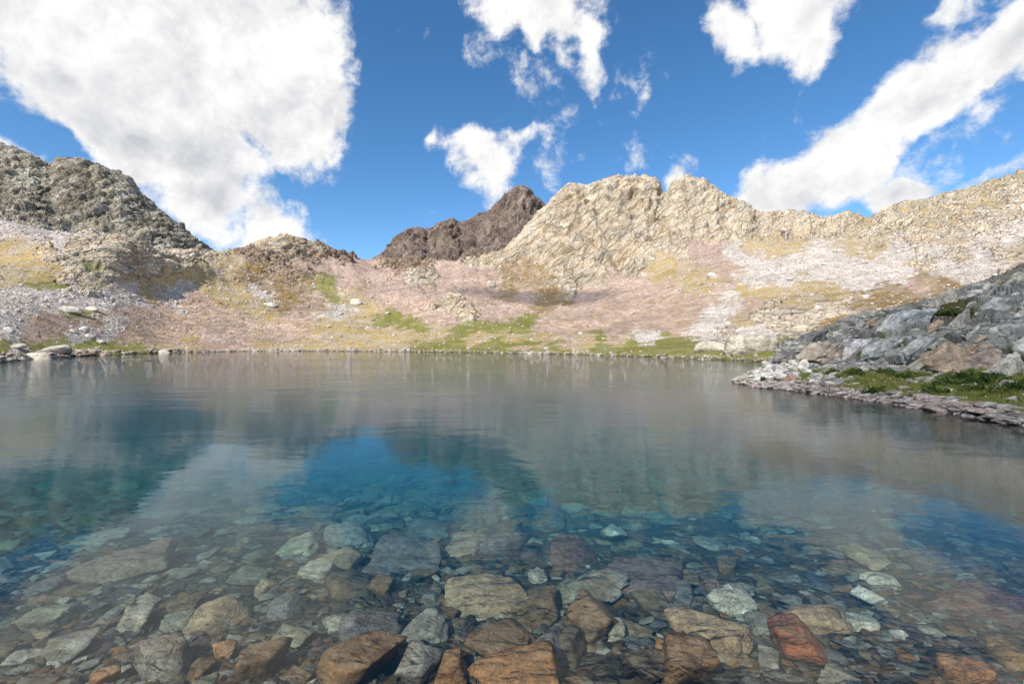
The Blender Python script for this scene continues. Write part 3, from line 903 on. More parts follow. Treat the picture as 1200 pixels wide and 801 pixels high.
def noun(label):
    for cut in (',', ' in the', ' at the', ' under ', ' between ', ' lying ', ' right of', ' left of', ' up and', ' beyond', ' with ', ' below', ' just', ' wedged', ' touching', ' behind', ' alone', ' low in', ' beside', ' above', ' near', ' cut ', ' breaking',
                ' on the', ' pointing', ' slanting', ' deep', ' farther', ' standing', ' filling', ' of the', ' leaning', ' closest', ' perched', ' next', ' high', ' in a'):
        label = label.split(cut)[0]
    return label


def drop(name, me, loc, dims, rz=0.0, tilt=(0, 0), color=(.3, .28, .25), **props):
    o = link(name, me, None, None, **props)
    o.location = loc; o.scale = (dims[0] / 2, dims[1] / 2, dims[2] / 2)
    o.rotation_euler = (tilt[0], tilt[1], rz)
    o.color = (*color, 1)
    o['kind'] = 'thing'
    return o


TINT = {'tan': (.35, .27, .175), 'brown': (.20, .13, .072), 'dark': (.085, .07, .055), 'slate': (.15, .155, .175), 'grey': (.27, .27, .25), 'pale': (.47, .46, .40), 'green': (.30, .315, .25),
        'orange': (.34, .185, .085), 'rust': (.25, .085, .038), 'purple': (.16, .11, .115), 'red': (.22, .105, .08), 'white': (.58, .58, .55), 'pink': (.36, .27, .23)}
# px, py, width, height, turn, tint, label
BIG = [
 (565, 700, 104, 52, -14, 'tan', 'long tan slab-topped rock, largest under the clear water in the middle foreground'),
 (627, 711, 60, 46, 10, 'brown', 'blocky brown rock with an orange crown touching the right end of the long tan slab'),
 (587, 752, 80, 58, 5, 'brown', 'squarish dark brown rock just below the long tan slab'),
 (473, 651, 84, 36, -8, 'slate', 'flat blue-grey rock with a reddish rim, up and left of the long tan slab'),
 (410, 686, 54, 32, -10, 'dark', 'dark wedge-shaped rock under the flat blue-grey rock, left of centre'),
 (495, 744, 52, 40, 25, 'grey', 'grey-brown blocky rock between the dark slate slab and the squarish brown rock'),
 (434, 741, 72, 36, -8, 'slate', 'dark slate slab lying left of the grey-brown block near the bottom edge'),
 (425, 781, 100, 48, -16, 'brown', 'broad brown rock at the bottom edge, left of centre'),
 (488, 782, 52, 38, 12, 'grey', 'grey chipped rock at the bottom edge, right of the broad brown rock'),
 (528, 790, 40, 32, 0, 'orange', 'small orange-brown rock at the bottom edge left of the broad orange-tan rock'),
 (604, 794, 106, 36, 4, 'orange', 'broad orange-tan rock breaking the surface at the bottom edge centre'),
 (706, 691, 54, 42, 40, 'grey', 'grey tapered rock pointing down right, right of the orange-crowned brown rock'),
 (665, 696, 40, 32, -20, 'green', 'grey-green rock wedged between the orange-crowned rock and the tapered grey rock'),
 (676, 655, 64, 30, 4, 'red', 'reddish brown flat rock behind the tapered grey rock'),
 (694, 732, 64, 46, 14, 'brown', 'brown angular rock with a pale green stone on its right corner'),
 (719, 741, 24, 20, 0, 'pale', 'pale green square stone on the right corner of the brown angular rock'),
 (761, 682, 100, 40, 10, 'purple', 'wide purple-brown slab right of centre, behind the small dark lump'),
 (763, 711, 40, 30, 0, 'dark', 'small dark purple lump in front of the wide purple-brown slab'),
 (548, 639, 58, 26, 8, 'pink', 'pinkish grey rounded rock beyond the long tan slab'),
 (593, 644, 40, 28, 20, 'slate', 'blue-grey triangular rock right of the pinkish rounded rock'),
 (499, 621, 54, 20, -5, 'slate', 'submerged blue-grey slab beyond the flat rock with the reddish rim'),
 (406, 630, 54, 28, -28, 'grey', 'leaning grey slab in the blue water left of centre'),
 (402, 658, 50, 20, -4, 'tan', 'flat tan rock just below the leaning grey slab'),
 (448, 689, 28, 26, 0, 'brown', 'small triangular brown stone right of the dark wedge-shaped rock'),
 (630, 679, 22, 17, 0, 'pale', 'small pale green stone behind the orange-crowned brown rock'),
 (641, 768, 44, 46, 30, 'slate', 'dark grey rock right of the squarish brown rock'),
 (788, 769, 36, 24, -8, 'orange', 'orange-brown rock standing at the bottom right of centre, above a dark rock'),
 (764, 788, 72, 32, 6, 'dark', 'dark brown rock at the bottom edge under the orange-brown one'),
 (395, 731, 30, 26, -20, 'green', 'mossy grey-green stone left of the dark slate slab'),
 (662, 762, 40, 44, 20, 'dark', 'dark rock filling the gap below the brown angular rock'),
 (826, 748, 98, 30, 46, 'tan', 'long narrow tan block slanting down to the right, right of centre'),
 (857, 710, 54, 26, 4, 'pale', 'pale squared stone right of the top of the slanting tan block'),
 (948, 726, 80, 30, 13, 'tan', 'spindle-shaped tan-grey rock above the rust-red rock'),
 (941, 756, 66, 40, 8, 'rust', 'rust-red rounded rock in the right foreground'),
 (1018, 705, 36, 14, 26, 'white', 'white leaf-shaped stone right of the spindle-shaped rock'),
 (1004, 731, 40, 18, 12, 'pale', 'flat pale stone at the right tip of the spindle-shaped rock'),
 (902, 777, 28, 44, 15, 'grey', 'grey upright rock below and left of the rust-red rock'),
 (838, 733, 42, 10, 42, 'tan', 'thin sliver of tan stone beside the slanting tan block'),
 (1035, 682, 38, 15, -8, 'pale', 'thin pale slab beyond the white leaf-shaped stone'),
 (853, 668, 28, 26, 10, 'brown', 'brown angular stone behind the pale squared stone'),
 (801, 675, 40, 22, 8, 'brown', 'brown flat stone right of the wide purple-brown slab'),
 (796, 697, 38, 30, 10, 'slate', 'dark grey stone between the purple slab and the slanting tan block'),
 (1140, 708, 104, 46, 14, 'red', 'big dark red slab deep under the water at the far right'),
 (1126, 791, 52, 28, 6, 'orange', 'orange stone at the bottom edge near the right corner'),
 (1182, 770, 40, 30, 14, 'brown', 'brown-orange rock in the bottom right corner'),
 (1056, 745, 22, 12, 0, 'white', 'small white stone right of the flat pale stone'),
 (1016, 654, 44, 28, 24, 'tan', 'tan flat rock under the reflected white cloud on the right'),
 (808, 787, 64, 38, 20, 'brown', 'dark brown rock at the bottom edge left of the grey upright rock'),
 (892, 736, 32, 26, 8, 'grey', 'grey-brown stone left of the rust-red rock'),
 (832, 687, 26, 20, 0, 'purple', 'purple-brown stone just above the pale squared stone'),
 (145, 667, 96, 28, -16, 'pink', 'long pinkish rock alone in the left shallows'),
 (53, 689, 30, 22, 0, 'slate', 'dark grey stone left of the long pinkish rock'),
 (203, 711, 58, 32, -14, 'brown', 'brownish slab below the long pinkish rock'),
 (257, 726, 66, 32, -8, 'tan', 'tan blocky rock right of the brownish slab in the left shallows'),
 (177, 705, 28, 20, -20, 'pale', 'pale yellowish stone touching the left end of the brownish slab'),
 (160, 729, 32, 24, -20, 'pale', 'pale grey stone below the pale yellowish stone'),
 (210, 732, 36, 24, -20, 'green', 'pale green stone below the brownish slab'),
 (260, 768, 28, 16, -10, 'orange', 'small orange stone low in the left shallows'),
 (193, 778, 60, 44, -25, 'grey', 'grey-brown rock at the bottom left below the pale green stone'),
 (310, 781, 56, 36, -14, 'brown', 'brown rock at the bottom edge, far left of the broad brown rock'),
 (293, 675, 44, 20, -10, 'green', 'pale green flat stone right of the long pinkish rock'),
 (350, 643, 46, 24, -14, 'green', 'pale green slab in the blue water left of the leaning grey slab'),
 (373, 676, 42, 22, -10, 'pale', 'pale stone just left of the dark wedge-shaped rock'),
 (103, 638, 36, 16, -14, 'pale', 'faint pale slab upper left beyond the long pinkish rock'),
 (131, 627, 38, 18, -18, 'pale', 'faint pale rock touching the right of the faint pale slab'),
 (313, 689, 26, 18, -8, 'tan', 'small tan stone below the pale green flat stone'),
 (234, 788, 24, 24, 0, 'brown', 'small brown stone at the bottom edge right of the grey-brown rock'),
 (125, 798, 34, 18, -6, 'orange', 'orange stone cut by the bottom edge at far left'),
 (1088, 662, 46, 20, 10, 'slate', 'dark slate slab above the big dark red slab'),
 (640, 612, 46, 22, 6, 'slate', 'blue-grey slab in the deeper blue water at centre'),
 (560, 600, 44, 18, -6, 'slate', 'deep blue-grey rock farther out, left of the dark reflection'),
 (719, 628, 30, 18, 6, 'pale', 'pale block on the lake floor right of the dark mountain reflection'),
 (986, 690, 30, 14, 10, 'brown', 'brown flat stone left of the thin pale slab'),
 (340, 715, 46, 26, -12, 'slate', 'dark slab right of the tan blocky rock'),
 (345, 748, 50, 30, -16, 'green', 'greenish grey rock between the left shallows and the dark slate slab'),
 (80, 760, 54, 26, -18, 'grey', 'grey slab near the bottom left corner'),
 (60, 725, 48, 22, -18, 'green', 'greenish slab above the grey slab near the left edge'),
]


def build_lake_rocks():
    placed = []
    r = np.random.default_rng(21)
    for i, (px, py, w, h, rot, tint, label) in enumerate(BIG):
        Q = see_bed(px, py + h * .18)
        near, far = see_bed(px, py + h * .5), see_bed(px, py - h * .5)
        sx = w / FPX * Q[1] * 1.02; sy = max(.55 * sx if abs(rot) < 30 else .2 * sx, min(1.4 * sx, (far[1] - near[1]) * .8)); sz = min(.55 * min(sx, sy) + .04, .30)
        if 'slab' in label or 'flat' in label or 'thin' in label: sz *= .62
        if 'upright' in label: sx, sy, sz = sx, sx * 1.2, sx * .9
        z = float(bed_z(Q[0], Q[1])) + sz * .32
        if 'breaking' not in label: z = min(z, -.025 - sz * .5)
        base = np.array(TINT[tint]) * r.uniform(.95, 1.15)
        if any(k in label for k in ('faint', 'deep', 'long pinkish')): base = base * .7; sz *= .55
        # the turn seen on the picture, brought to the ground
        rz = math.atan2(math.sin(rad(-rot)) * 1.6, math.cos(rad(-rot)))
        drop('rock', HERO[i % len(HERO)], (Q[0], Q[1], z), (sx, sy, sz), rz, (r.normal() * .10, r.normal() * .10), base, label=label, category='rock', group='rocks in the clear shallows')
        placed.append((px, py, w, h))
    # the other stones one can tell apart
    anchors = [(b[0], b[1], noun(b[6])) for b in BIG]
    zones = [('stones on the lake floor in the left shallows', lambda x, y: x < 330 and y > 640), ('stones packed among the big rocks of the middle foreground', lambda x, y: 330 <= x < 800 and y > 640),
             ('stones on the lake floor in the right foreground', lambda x, y: x >= 800 and y > 660), ('rocks on the deeper lake floor', lambda x, y: True)]
    words = {'grey': 'grey', 'green': 'grey-green', 'pale': 'pale', 'brown': 'brown', 'slate': 'slate-coloured', 'tan': 'tan', 'purple': 'purple-brown', 'dark': 'dark', 'orange': 'orange'}
    cnt = 0; tries = 0
    names = ['grey', 'green', 'pale', 'brown', 'slate', 'tan', 'purple', 'dark', 'orange']
    pr = [[.22, .26, .22, .12, .10, .08, 0, 0, 0], [.16, .12, .08, .26, .12, .08, .06, .12, 0], [.18, .04, .10, .28, .06, .16, .10, .05, .03], [.26, .14, .06, .2, .2, .1, 0, .04, 0]]
    while cnt < 222 and tries < 9000:
        tries += 1
        px = r.uniform(-20, 1220); py = 575 + 230 * r.random() ** .7
        w = r.uniform(20, 44) * (1.15 if py < 640 else 1.0); h = w * r.uniform(.4, .68)
        if any(abs(px - a) < .42 * (w + c) and abs(py - b) < .42 * (h + d) for a, b, c, d in placed): continue
        placed.append((px, py, w, h))
        zi = next(i for i, zf in enumerate(zones) if zf[1](px, py))
        Q = see_bed(px, py + h * .15)
        sx = w / FPX * Q[1]; sy = sx * r.uniform(.45, .9); sz = min(sx, sy) * r.uniform(.28, .46)
        tn = names[r.choice(9, p=np.array(pr[zi]) / sum(pr[zi]))]; tint = np.array(TINT[tn]) * r.uniform(.55, .9)
        rz = (.3 if px < 450 else -.35) + r.normal() * .4
        pool = HERO if w > 30 else MIDR
        drop('stone', pool[int(r.integers(len(pool)))], (Q[0], Q[1], float(bed_z(Q[0], Q[1])) + sz * .22), (sx, sy, sz), rz, (r.normal() * .14, r.normal() * .14), tint,
             label=('submerged ' if zi == 3 else '') + words[tn] + (' stone ' if w < 32 else ' rock ') + beside(px, py, anchors), category='stone', group=zones[zi][0])
        cnt += 1
    return placed


build_lake_rocks()


# ------------------------------------------------------------------ joined masses of small stones
def mass(name, pos, dims, rz, cols, n=1, tiltamp=.25, seed=5, kinds=7, mat=M_stones, flat=True, **props):
    r = np.random.default_rng(seed)
    V, F, C = [], [], []
    N = len(pos); which = r.integers(0, kinds, N); base = 0
    for k in range(kinds):
        idx = np.where(which == k)[0]
        if not len(idx): continue
        v, f = rock_shape(900 + seed * 31 + k, n, 50, rough=.9)
        a = rz[idx]; tx = r.normal(size=len(idx)) * tiltamp; ty = r.normal(size=len(idx)) * tiltamp
        P = v[None] * dims[idx][:, None, :] / 2
        # tilt about x then y then turn about z
        c, s = np.cos(tx)[:, None], np.sin(tx)[:, None]
        P = np.stack([P[..., 0], P[..., 1] * c - P[..., 2] * s, P[..., 1] * s + P[..., 2] * c], -1)
        c, s = np.cos(ty)[:, None], np.sin(ty)[:, None]
        P = np.stack([P[..., 0] * c + P[..., 2] * s, P[..., 1], -P[..., 0] * s + P[..., 2] * c], -1)
        c, s = np.cos(a)[:, None], np.sin(a)[:, None]
        P = np.stack([P[..., 0] * c - P[..., 1] * s, P[..., 0] * s + P[..., 1] * c, P[..., 2]], -1)
        P = P + pos[idx][:, None, :]
        V.append(P.reshape(-1, 3)); F.append((f[None] + (np.arange(len(idx)) * len(v))[:, None, None] + base).reshape(-1, 3))
        C.append(np.repeat(cols[idx], len(v), axis=0)); base += len(idx) * len(v)
    me = mesh_np(name, np.concatenate(V), np.concatenate(F), smooth=not flat)
    add_color(me, 'albedo', np.concatenate(C).astype(np.float32))
    return link(name, me, mat, kind='stuff', **props)


def bed_pebbles():
    r = np.random.default_rng(33)
    N = 6400
    px = r.uniform(-120, 1320, N); py = 505 + 320 * r.random(N) ** .8
    Y = see_bed(px, py)
    w = r.uniform(7, 24, N) * (1 + .5 * (py < 620)) / FPX * Y[:, 1]
    dims = np.stack([w, w * r.uniform(.4, .85, N), w * r.uniform(.18, .42, N)], -1)
    pos = Y.copy(); pos[:, 2] = bed_z(Y[:, 0], Y[:, 1]) + dims[:, 2] * .18
    pal = np.array([TINT[k] for k in ('grey', 'green', 'brown', 'tan', 'slate', 'dark', 'pale', 'purple', 'brown', 'orange')])
    cols = pal[r.integers(0, len(pal), N)] * r.uniform(.3, .75, (N, 1)) 
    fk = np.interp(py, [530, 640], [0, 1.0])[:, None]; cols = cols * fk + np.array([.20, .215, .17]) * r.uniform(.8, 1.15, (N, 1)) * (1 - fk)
    rz = np.where(px < 450, .3, -.35) + r.normal(size=N) * .5
    mass('lake_floor_pebbles', pos, dims, rz, cols, 2, .22, 6, 16, flat=True, label='small mixed stones covering the floor of the shallow water', category='pebbles')


bed_pebbles()

# ================================================================== rocky bank on the right
B_SHORE = [(856, 20.9), (862, 20.6), (880, 18.9), (900, 17.9), (950, 16.2), (1000, 14.4), (1050, 12.9), (1100, 11.6), (1150, 10.5), (1200, 9.5), (1350, 7.9), (1700, 5.6), (2700, 3.0)]
B_EDGE = [(856, 447, 21), (862, 446, 21), (880, 443, 20), (900, 445, 19), (950, 449, 17.4), (1000, 456, 15.6), (1050, 462, 14), (1100, 469, 12.7), (1150, 476, 11.5), (1200, 484, 10.4), (1350, 500, 8.8), (1700, 560, 6.4), (2700, 720, 3.5)]
B_FOOT = [(856, 446.5, 21.5), (862, 445, 21.5), (880, 439, 21.5), (900, 432, 20.8), (925, 430, 20.5), (945, 432, 20), (1008, 424, 19), (1050, 436, 17.5), (1104, 443, 16), (1140, 435, 15.6), (1200, 432, 14.5), (1350, 430, 12), (1700, 430, 9), (2700, 430, 5)]
B_MID = [(856, 447, 22), (862, 446, 22), (880, 438, 22), (900, 429, 22), (925, 416, 22), (945, 411, 22.3), (1008, 396, 22.5), (1050, 396, 21.2), (1104, 395, 20), (1140, 391, 20), (1200, 384, 19), (1350, 360, 16.5), (1700, 320, 13), (2700, 250, 8)]
B_TOP = [(856, 449, 22.6), (862, 448, 22.6), (880, 440, 22.6), (905, 427, 23), (925, 407, 24), (945, 397, 25), (965, 388, 26), (1000, 379, 28), (1030, 369, 30), (1060, 360, 32), (1100, 348, 35), (1150, 333, 38), (1200, 313, 42), (1350, 270, 44), (1700, 200, 40), (2700, 100, 25)]


def build_bank():
    px = np.concatenate([np.arange(856, 1216, .75), np.linspace(1217, 1400, 60), np.linspace(1410, 2700, 50)])
    nc = len(px); sm = lambda a, n=10: smooth1(a, n)
    S = sm(tab(B_SHORE, px)[0], 6); S = S * (1 + .02 * perlin(px * .06, np.full(nc, 1.5), np.zeros(nc)) + .012 * perlin(px * .25, np.full(nc, 5.5), np.zeros(nc)))
    kn = [(S * .8, (-1.3 - EYE) / (S * .8)), (S, (.0 - EYE) / S)]
    for T_ in (B_EDGE, B_FOOT, B_MID, B_TOP):
        a, b = tab(T_, px); kn.append((sm(b), (HY - sm(a, 8)) / FPX))
    top = kn[-1]
    kn.append((top[0] * 1.22, (HY - 404) / FPX + np.minimum(top[1] * .62, (-.9 - EYE) / (top[0] * 1.22) + (px > 912) * 9)))
    kn.append((top[0] * 1.7, top[1] * .15 - .06))
    P, xs = slope_sheet(px, kn, [6, 26, 60, 80, 95, 16, 6])
    n = grid_normals(P); n *= np.sign(n[..., 2:3] + 1e-9)
    X, Y, Z = P[..., 0], P[..., 1], P[..., 2]; shp = X.shape
    sx, sy = screen(P)
    out = sstep(2.85, 3.2, xs)[:, None] * np.ones(shp) * sstep(890, 925, sx)
    edge_band = sstep(.9, 1.1, xs)[:, None] * sstep(2.2, 1.7, xs)[:, None]
    a = rad(58)
    u = (X * math.cos(a) + Z * math.sin(a)); v = (-X * math.sin(a) + Z * math.cos(a))
    d1, d2, tilt, rv = [k.reshape(shp) for k in worley((u / 2.0).ravel(), (v / .75).ravel(), (Y / 1.5).ravel())]
    f1, f2, tl2, rv2 = [k.reshape(shp) for k in worley((X / .42 + 9).ravel(), (Y / .42).ravel(), (Z / .36).ravel())]
    ed = d2 - d1
    disp = out * (tilt * .42 + (np.minimum(ed, .15) - .15) * 1.0 + tl2 * .10 + fbm(X / 4, Y / 4, Z / 4, 4) * .55)
    disp += edge_band * (tl2 * .12 + .05 * fbm(X * 2, Y * 2, Z * 2, 3)) + (1 - out) * sstep(1.5, 2.2, xs)[:, None] * fbm(X * .8, Y * .8, 1.1, 3) * .10
    Pd = P + n * (disp * sstep(.8, 1.05, xs)[:, None] * sstep(6.5, 5.5, xs)[:, None])[..., None]
    rock = np.array([.28, .275, .25]); pink = np.array([.38, .31, .28]); grs = np.array([.17, .185, .045]); moss = np.array([.10, .095, .03])
    tone = fbm(X / 1.8, Y / 1.8, Z / 1.8, 4, .6)
    gw = sstep(1.75, 2.1, xs)[:, None] * (1 - out) * sstep(925, 945, sx)
    gw = gw * sstep(-.35, .05, fbm(X * .9, Y * .9, 4.4, 3))
    mo = np.clip(np.exp(-(((sx - 1112) / 34) ** 2 + ((sy - 366) / 10) ** 2)) * 1.6 + sstep(.35, .6, fbm(X / 1.4 + 8, Y / 1.4, Z / .8, 3)) * .8 * out * sstep(.22, .05, ed), 0, 1) * out
    col = rock * (1 + .28 * tone[..., None]) * (1 + (rv[..., None] - .5) * .5)
    lich = sstep(.15, .5, fbm(X / 1.1 + 3, Y / 1.1, Z / 1.1, 4, .6))[..., None]
    col = col * (1 - .4 * lich) + np.array([.36, .37, .27]) * .4 * lich
    col = col * (1 - .5 * sstep(.10, .0, ed)[..., None] * out[..., None])
    eb = (1 - out) * sstep(2.0, 1.7, xs)[:, None]
    col = col * (1 - eb[..., None]) + pink * (1 + (rv2[..., None] - .5) * .7) * eb[..., None]
    brownish = out * sstep(345, 330, sy - (sx - 1100) * -.12) * sstep(980, 1010, sx)
    col = col * (1 - .5 * brownish[..., None]) + np.array([.33, .26, .17]) * .5 * brownish[..., None]
    col = col * (1 - gw[..., None]) + grs * gw[..., None] * (1 + .4 * tone[..., None])
    col = col * (1 - mo[..., None]) + moss * mo[..., None]
    wet = sstep(.16, .02, Pd[..., 2]); col = col * (1 - .55 * wet[..., None])
    me = mesh_np('rocky_bank', Pd.reshape(-1, 3), grid_faces(*shp))
    add_color(me, 'albedo', np.clip(col, .02, .6).reshape(-1, 3).astype(np.float32))
    add_color(me, 'cover', np.stack([out, np.clip(eb, 0, 1), np.clip(gw + mo, 0, 1)], -1).reshape(-1, 3).astype(np.float32))
    link('rocky_bank', me, ground_material('bank_ground', 6.0, .15), kind='structure')
    return Pd, sx, sy, gw, out, xs


BANK_P, BANK_SX, BANK_SY, BANK_G, BANK_OUT, BANK_XS = build_bank()
_bs = screen(BANK_P)


def on_sheet(P, SX, SY, px, py, front=True):
    """the nearest point of a sheet seen at that place"""
    d = (SX - px) ** 2 + (SY - py) ** 2
    d = d + np.where(P[..., 1] > 0, P[..., 1] * .02, 1e9)
    k = np.unravel_index(np.argmin(d), d.shape)
    return P[k]


SHRUBS = [(1108, 448, 40, 12, 'dark green shrub mat at the foot of the rust-stained boulder'), (1136, 441, 34, 11, 'dark green shrub below the brown rounded boulder'),
          (1170, 444, 46, 14, 'wide dark green shrub right of the brown rounded boulder'), (1192, 454, 40, 14, 'dark green shrub at the right edge of the grass bench'),
          (1092, 459, 36, 14, 'bright green shrub in the grass above the flat waterline stones'), (1062, 442, 30, 10, 'dark green shrub below the grey ribbed slab'),
          (1040, 436, 24, 9, 'small green shrub below the grey slanted slab'), (1002, 437, 28, 9, 'dark green shrub below the pale lilac slab'),
          (978, 436, 22, 8, 'small green shrub at the right foot of the big tan boulder'), (1150, 456, 30, 10, 'low green shrub between pale stones on the grass bench'),
          (1072, 466, 26, 9, 'low green shrub closest to the flat waterline stones'), (894, 445, 10, 6, 'tiny green tuft alone in the white rubble at the tip of the bank'),
          (1186, 427, 24, 9, 'dark green shrub in a cleft under the lichened boulder at the right edge'), (1030, 458, 26, 9, 'low green shrub near the waterline left of the bright green shrub'),
          (936, 420, 16, 9, 'dark green tuft between the dark grey block and the big tan boulder'), (1018, 414, 16, 8, 'dark green tuft in the crack between the leaning slabs'),
          (1112, 366, 52, 6, 'dark olive mat filling the mossy hollow high on the rocky slope')]
# px, py, width, height, thickness factor, lean, tint, name, label
BANK = [
 (966, 412, 50, 46, .8, .25, (.36, .30, .24), 'boulder', 'big tan angular boulder with a brown face at the left end of the rocky bank'),
 (921, 416, 24, 26, .8, .1, (.17, .16, .16), 'boulder', 'dark grey block at the tip of the bank, left of the big tan boulder'),
 (954, 397, 46, 20, .7, .5, (.14, .145, .15), 'boulder', 'dark slate slab leaning behind the big tan boulder'),
 (1004, 408, 40, 40, .5, .6, (.44, .42, .43), 'boulder', 'pale lilac slab leaning right of the big tan boulder'),
 (1032, 402, 34, 48, .5, .8, (.37, .38, .36), 'boulder', 'grey slanted slab right of the pale lilac slab'),
 (1052, 412, 36, 46, .5, .8, (.39, .385, .35), 'boulder', 'grey ribbed slab above the shrubs, left of the rust-stained boulder'),
 (1066, 374, 62, 36, .5, .5, (.40, .41, .41), 'boulder', 'large pale grey slab below the mossy hollow of the rocky slope'),
 (1114, 416, 44, 56, .9, .15, (.37, .28, .20), 'boulder', 'rust-stained upright boulder above the shrubs on the bank'),
 (1151, 424, 42, 30, .8, .1, (.32, .26, .21), 'boulder', 'brown rounded boulder right of the rust-stained boulder'),
 (1113, 395, 18, 12, .8, 0., (.36, .28, .18), 'boulder', 'small tan block perched on top of the rust-stained boulder'),
 (1140, 408, 20, 18, .8, .2, (.38, .29, .20), 'boulder', 'tan block between the rust-stained and the brown rounded boulder'),
 (1176, 404, 40, 28, .6, .5, (.37, .37, .34), 'boulder', 'grey slab up and right of the brown rounded boulder'),
 (1092, 424, 30, 34, .6, .5, (.38, .385, .36), 'boulder', 'grey slab at the left foot of the rust-stained boulder'),
 (1076, 404, 34, 40, .5, .7, (.36, .37, .36), 'boulder', 'grey ribbed slab farther right, next to the rust-stained boulder'),
 (1160, 366, 44, 30, .5, .5, (.38, .38, .35), 'boulder', 'grey slab right of the mossy hollow'),
 (1188, 384, 36, 30, .6, .4, (.34, .34, .31), 'boulder', 'lichened grey boulder at the right edge of the picture'),
 (928, 444, 18, 12, .7, 0, (.34, .22, .17), 'boulder', 'reddish brown boulder on the waterline at the tip of the bank'),
 (922, 452, 16, 9, .6, 0, (.30, .29, .29), 'boulder', 'grey boulder below the reddish brown one on the waterline'),
]


def build_bank_rocks():
    r = np.random.default_rng(55)
    used = []
    def put(px, py, w, h, thick, lean, tint, name, label, me=None, **props):
        Q = on_sheet(BANK_P, *_bs, px, py + h * .25)
        sx = w / FPX * Q[1]; sz = h / FPX * Q[1]; sy = max(sx, sz) * thick
        if lean:    # bedding dips to the left: the long side runs up to the right
            L_ = math.hypot(sx, sz) * .92
            dims, tilt = (L_, sy, L_ * (.62 - .28 * lean)), (-.2 + r.normal() * .12, -(rad(14) + lean * rad(38) + r.normal() * .1))
        else: dims, tilt = (sx, sy, sz), (r.normal() * .1, r.normal() * .1)
        loc = (Q[0], Q[1] + sy * .22, Q[2] + sz * .14)
        t_ = np.array(tint) * 1.18
        drop(name, me or SLAB[int(r.integers(len(SLAB)))], loc, dims, r.normal() * .25, tilt, t_, label=label, category=name, **props)
        used.append((px, py, w, h))
    for b in BANK: put(*b, group='boulders of the rocky bank')
    # more blocks of the outcrop
    anch = [(b[0], b[1], noun(b[8])) for b in BANK] + [(1112, 366, 'mossy hollow'), (1200, 330, 'upper right corner'), (1200, 440, 'outcrop end'), (1040, 385, 'slab field centre'), (1000, 390, 'slab field shoulder'), (1150, 348, 'brown slope top'), (1140, 385, 'tan block ledge')]
    n = 0; tries = 0
    while n < 240 and tries < 14000:
        tries += 1
        px = r.uniform(925, 1222); top = np.interp(px, *np.array([(a, b) for a, b, c in B_TOP], float).T) ; foot = np.interp(px, *np.array([(a, b) for a, b, c in B_FOOT], float).T)
        py = r.uniform(top + 4, foot - 2)
        w = (11 + 30 * r.random() ** 1.6) * np.interp(py, [320, 430], [.8, 1.1]); h = w * r.uniform(.6, 1.2)
        if any(abs(px - a) < .36 * (w + c) and abs(py - b) < .36 * (h + d) for a, b, c, d in used): continue
        if (px - 1112) ** 2 / 30 ** 2 + (py - 366) ** 2 / 8 ** 2 < 1: continue
        t = np.array((.48, .455, .41)) * r.uniform(.55, 1.28) * np.array([1 + r.normal() * .03, 1, 1 - abs(r.normal()) * .05])
        if r.random() < .12: t = np.array((.36, .27, .19))
        big_ = w > 19
        lab = ('tan ' if t[0] > t[2] * 1.5 else 'pale grey ' if t[1] > .41 else 'grey ' if t[1] > .35 else 'dark grey ') + ('slab ' if big_ else 'small block ') + beside(px, py, anch)
        put(px, py, w, h, r.uniform(.4, .8), r.uniform(.3, .9), t, 'rock_slab', lab, me=(SLAB + MIDB)[int(r.integers(len(SLAB) + len(MIDB)))], group='slabs of the rocky slope' if py > 385 else 'blocks high on the rocky slope')
        n += 1
    # flat stones along the waterline
    WANCH = [(1072, 466, 'lowest shrub'), (1030, 458, 'low left shrub'), (1092, 459, 'bright green shrub'), (928, 444, 'reddish brown boulder'), (922, 452, 'grey waterline boulder'), (894, 445, 'tiny green tuft'),
             (1192, 454, 'rightmost shrub'), (1150, 456, 'shrub among stones'), (1002, 437, 'shrub under the lilac slab'), (966, 430, 'big tan boulder'), (862, 447, 'tip of the bank'), (1140, 480, 'grassless gap'), (1200, 495, 'waterline end')]
    sh = np.array(B_SHORE, float)
    shp_ = [(a, HY + EYE * FPX / d) for a, d in B_SHORE if a < 1360]
    for i in range(150):
        px = 862 + 350 * r.random() ** .85
        yy = np.interp(px, *np.array(shp_).T); top = np.interp(px, *np.array([(a, b) for a, b, c in B_EDGE], float).T)
        py = yy + 1 - (yy - top + 3) * r.random()
        w = r.uniform(8, 17) * np.interp(px, [862, 1200], [.8, 1.75]); 
        Q = on_sheet(BANK_P, *_bs, px, py)
        sx = w / FPX * Q[1]
        t = np.array([(.40, .33, .30), (.46, .43, .41), (.30, .25, .23), (.36, .345, .33)][int(r.integers(4))]) * r.uniform(.75, 1.12)
        cw = 'pale' if t[0] > .43 else 'pinkish' if t[0] > t[2] * 1.27 else 'dark' if t[0] < .27 else 'grey'
        lab = ('broad ' if w > 19 else 'small ' if w < 11 else '') + cw + ' waterline stone ' + beside(px, py, WANCH)
        drop('shore_stone', (SLAB + MIDB)[int(r.integers(len(SLAB) + len(MIDB)))], (Q[0], Q[1], max(Q[2], -.05) + .02 + sx * .04), (sx, sx * r.uniform(.6, .95), sx * r.uniform(.18, .34)), r.normal() * .5, (r.normal() * .1, r.normal() * .14), t,
             label=lab, category='stone', group='stones on the waterline of the right bank' if px > 960 else 'stones on the waterline at the tip of the bank')
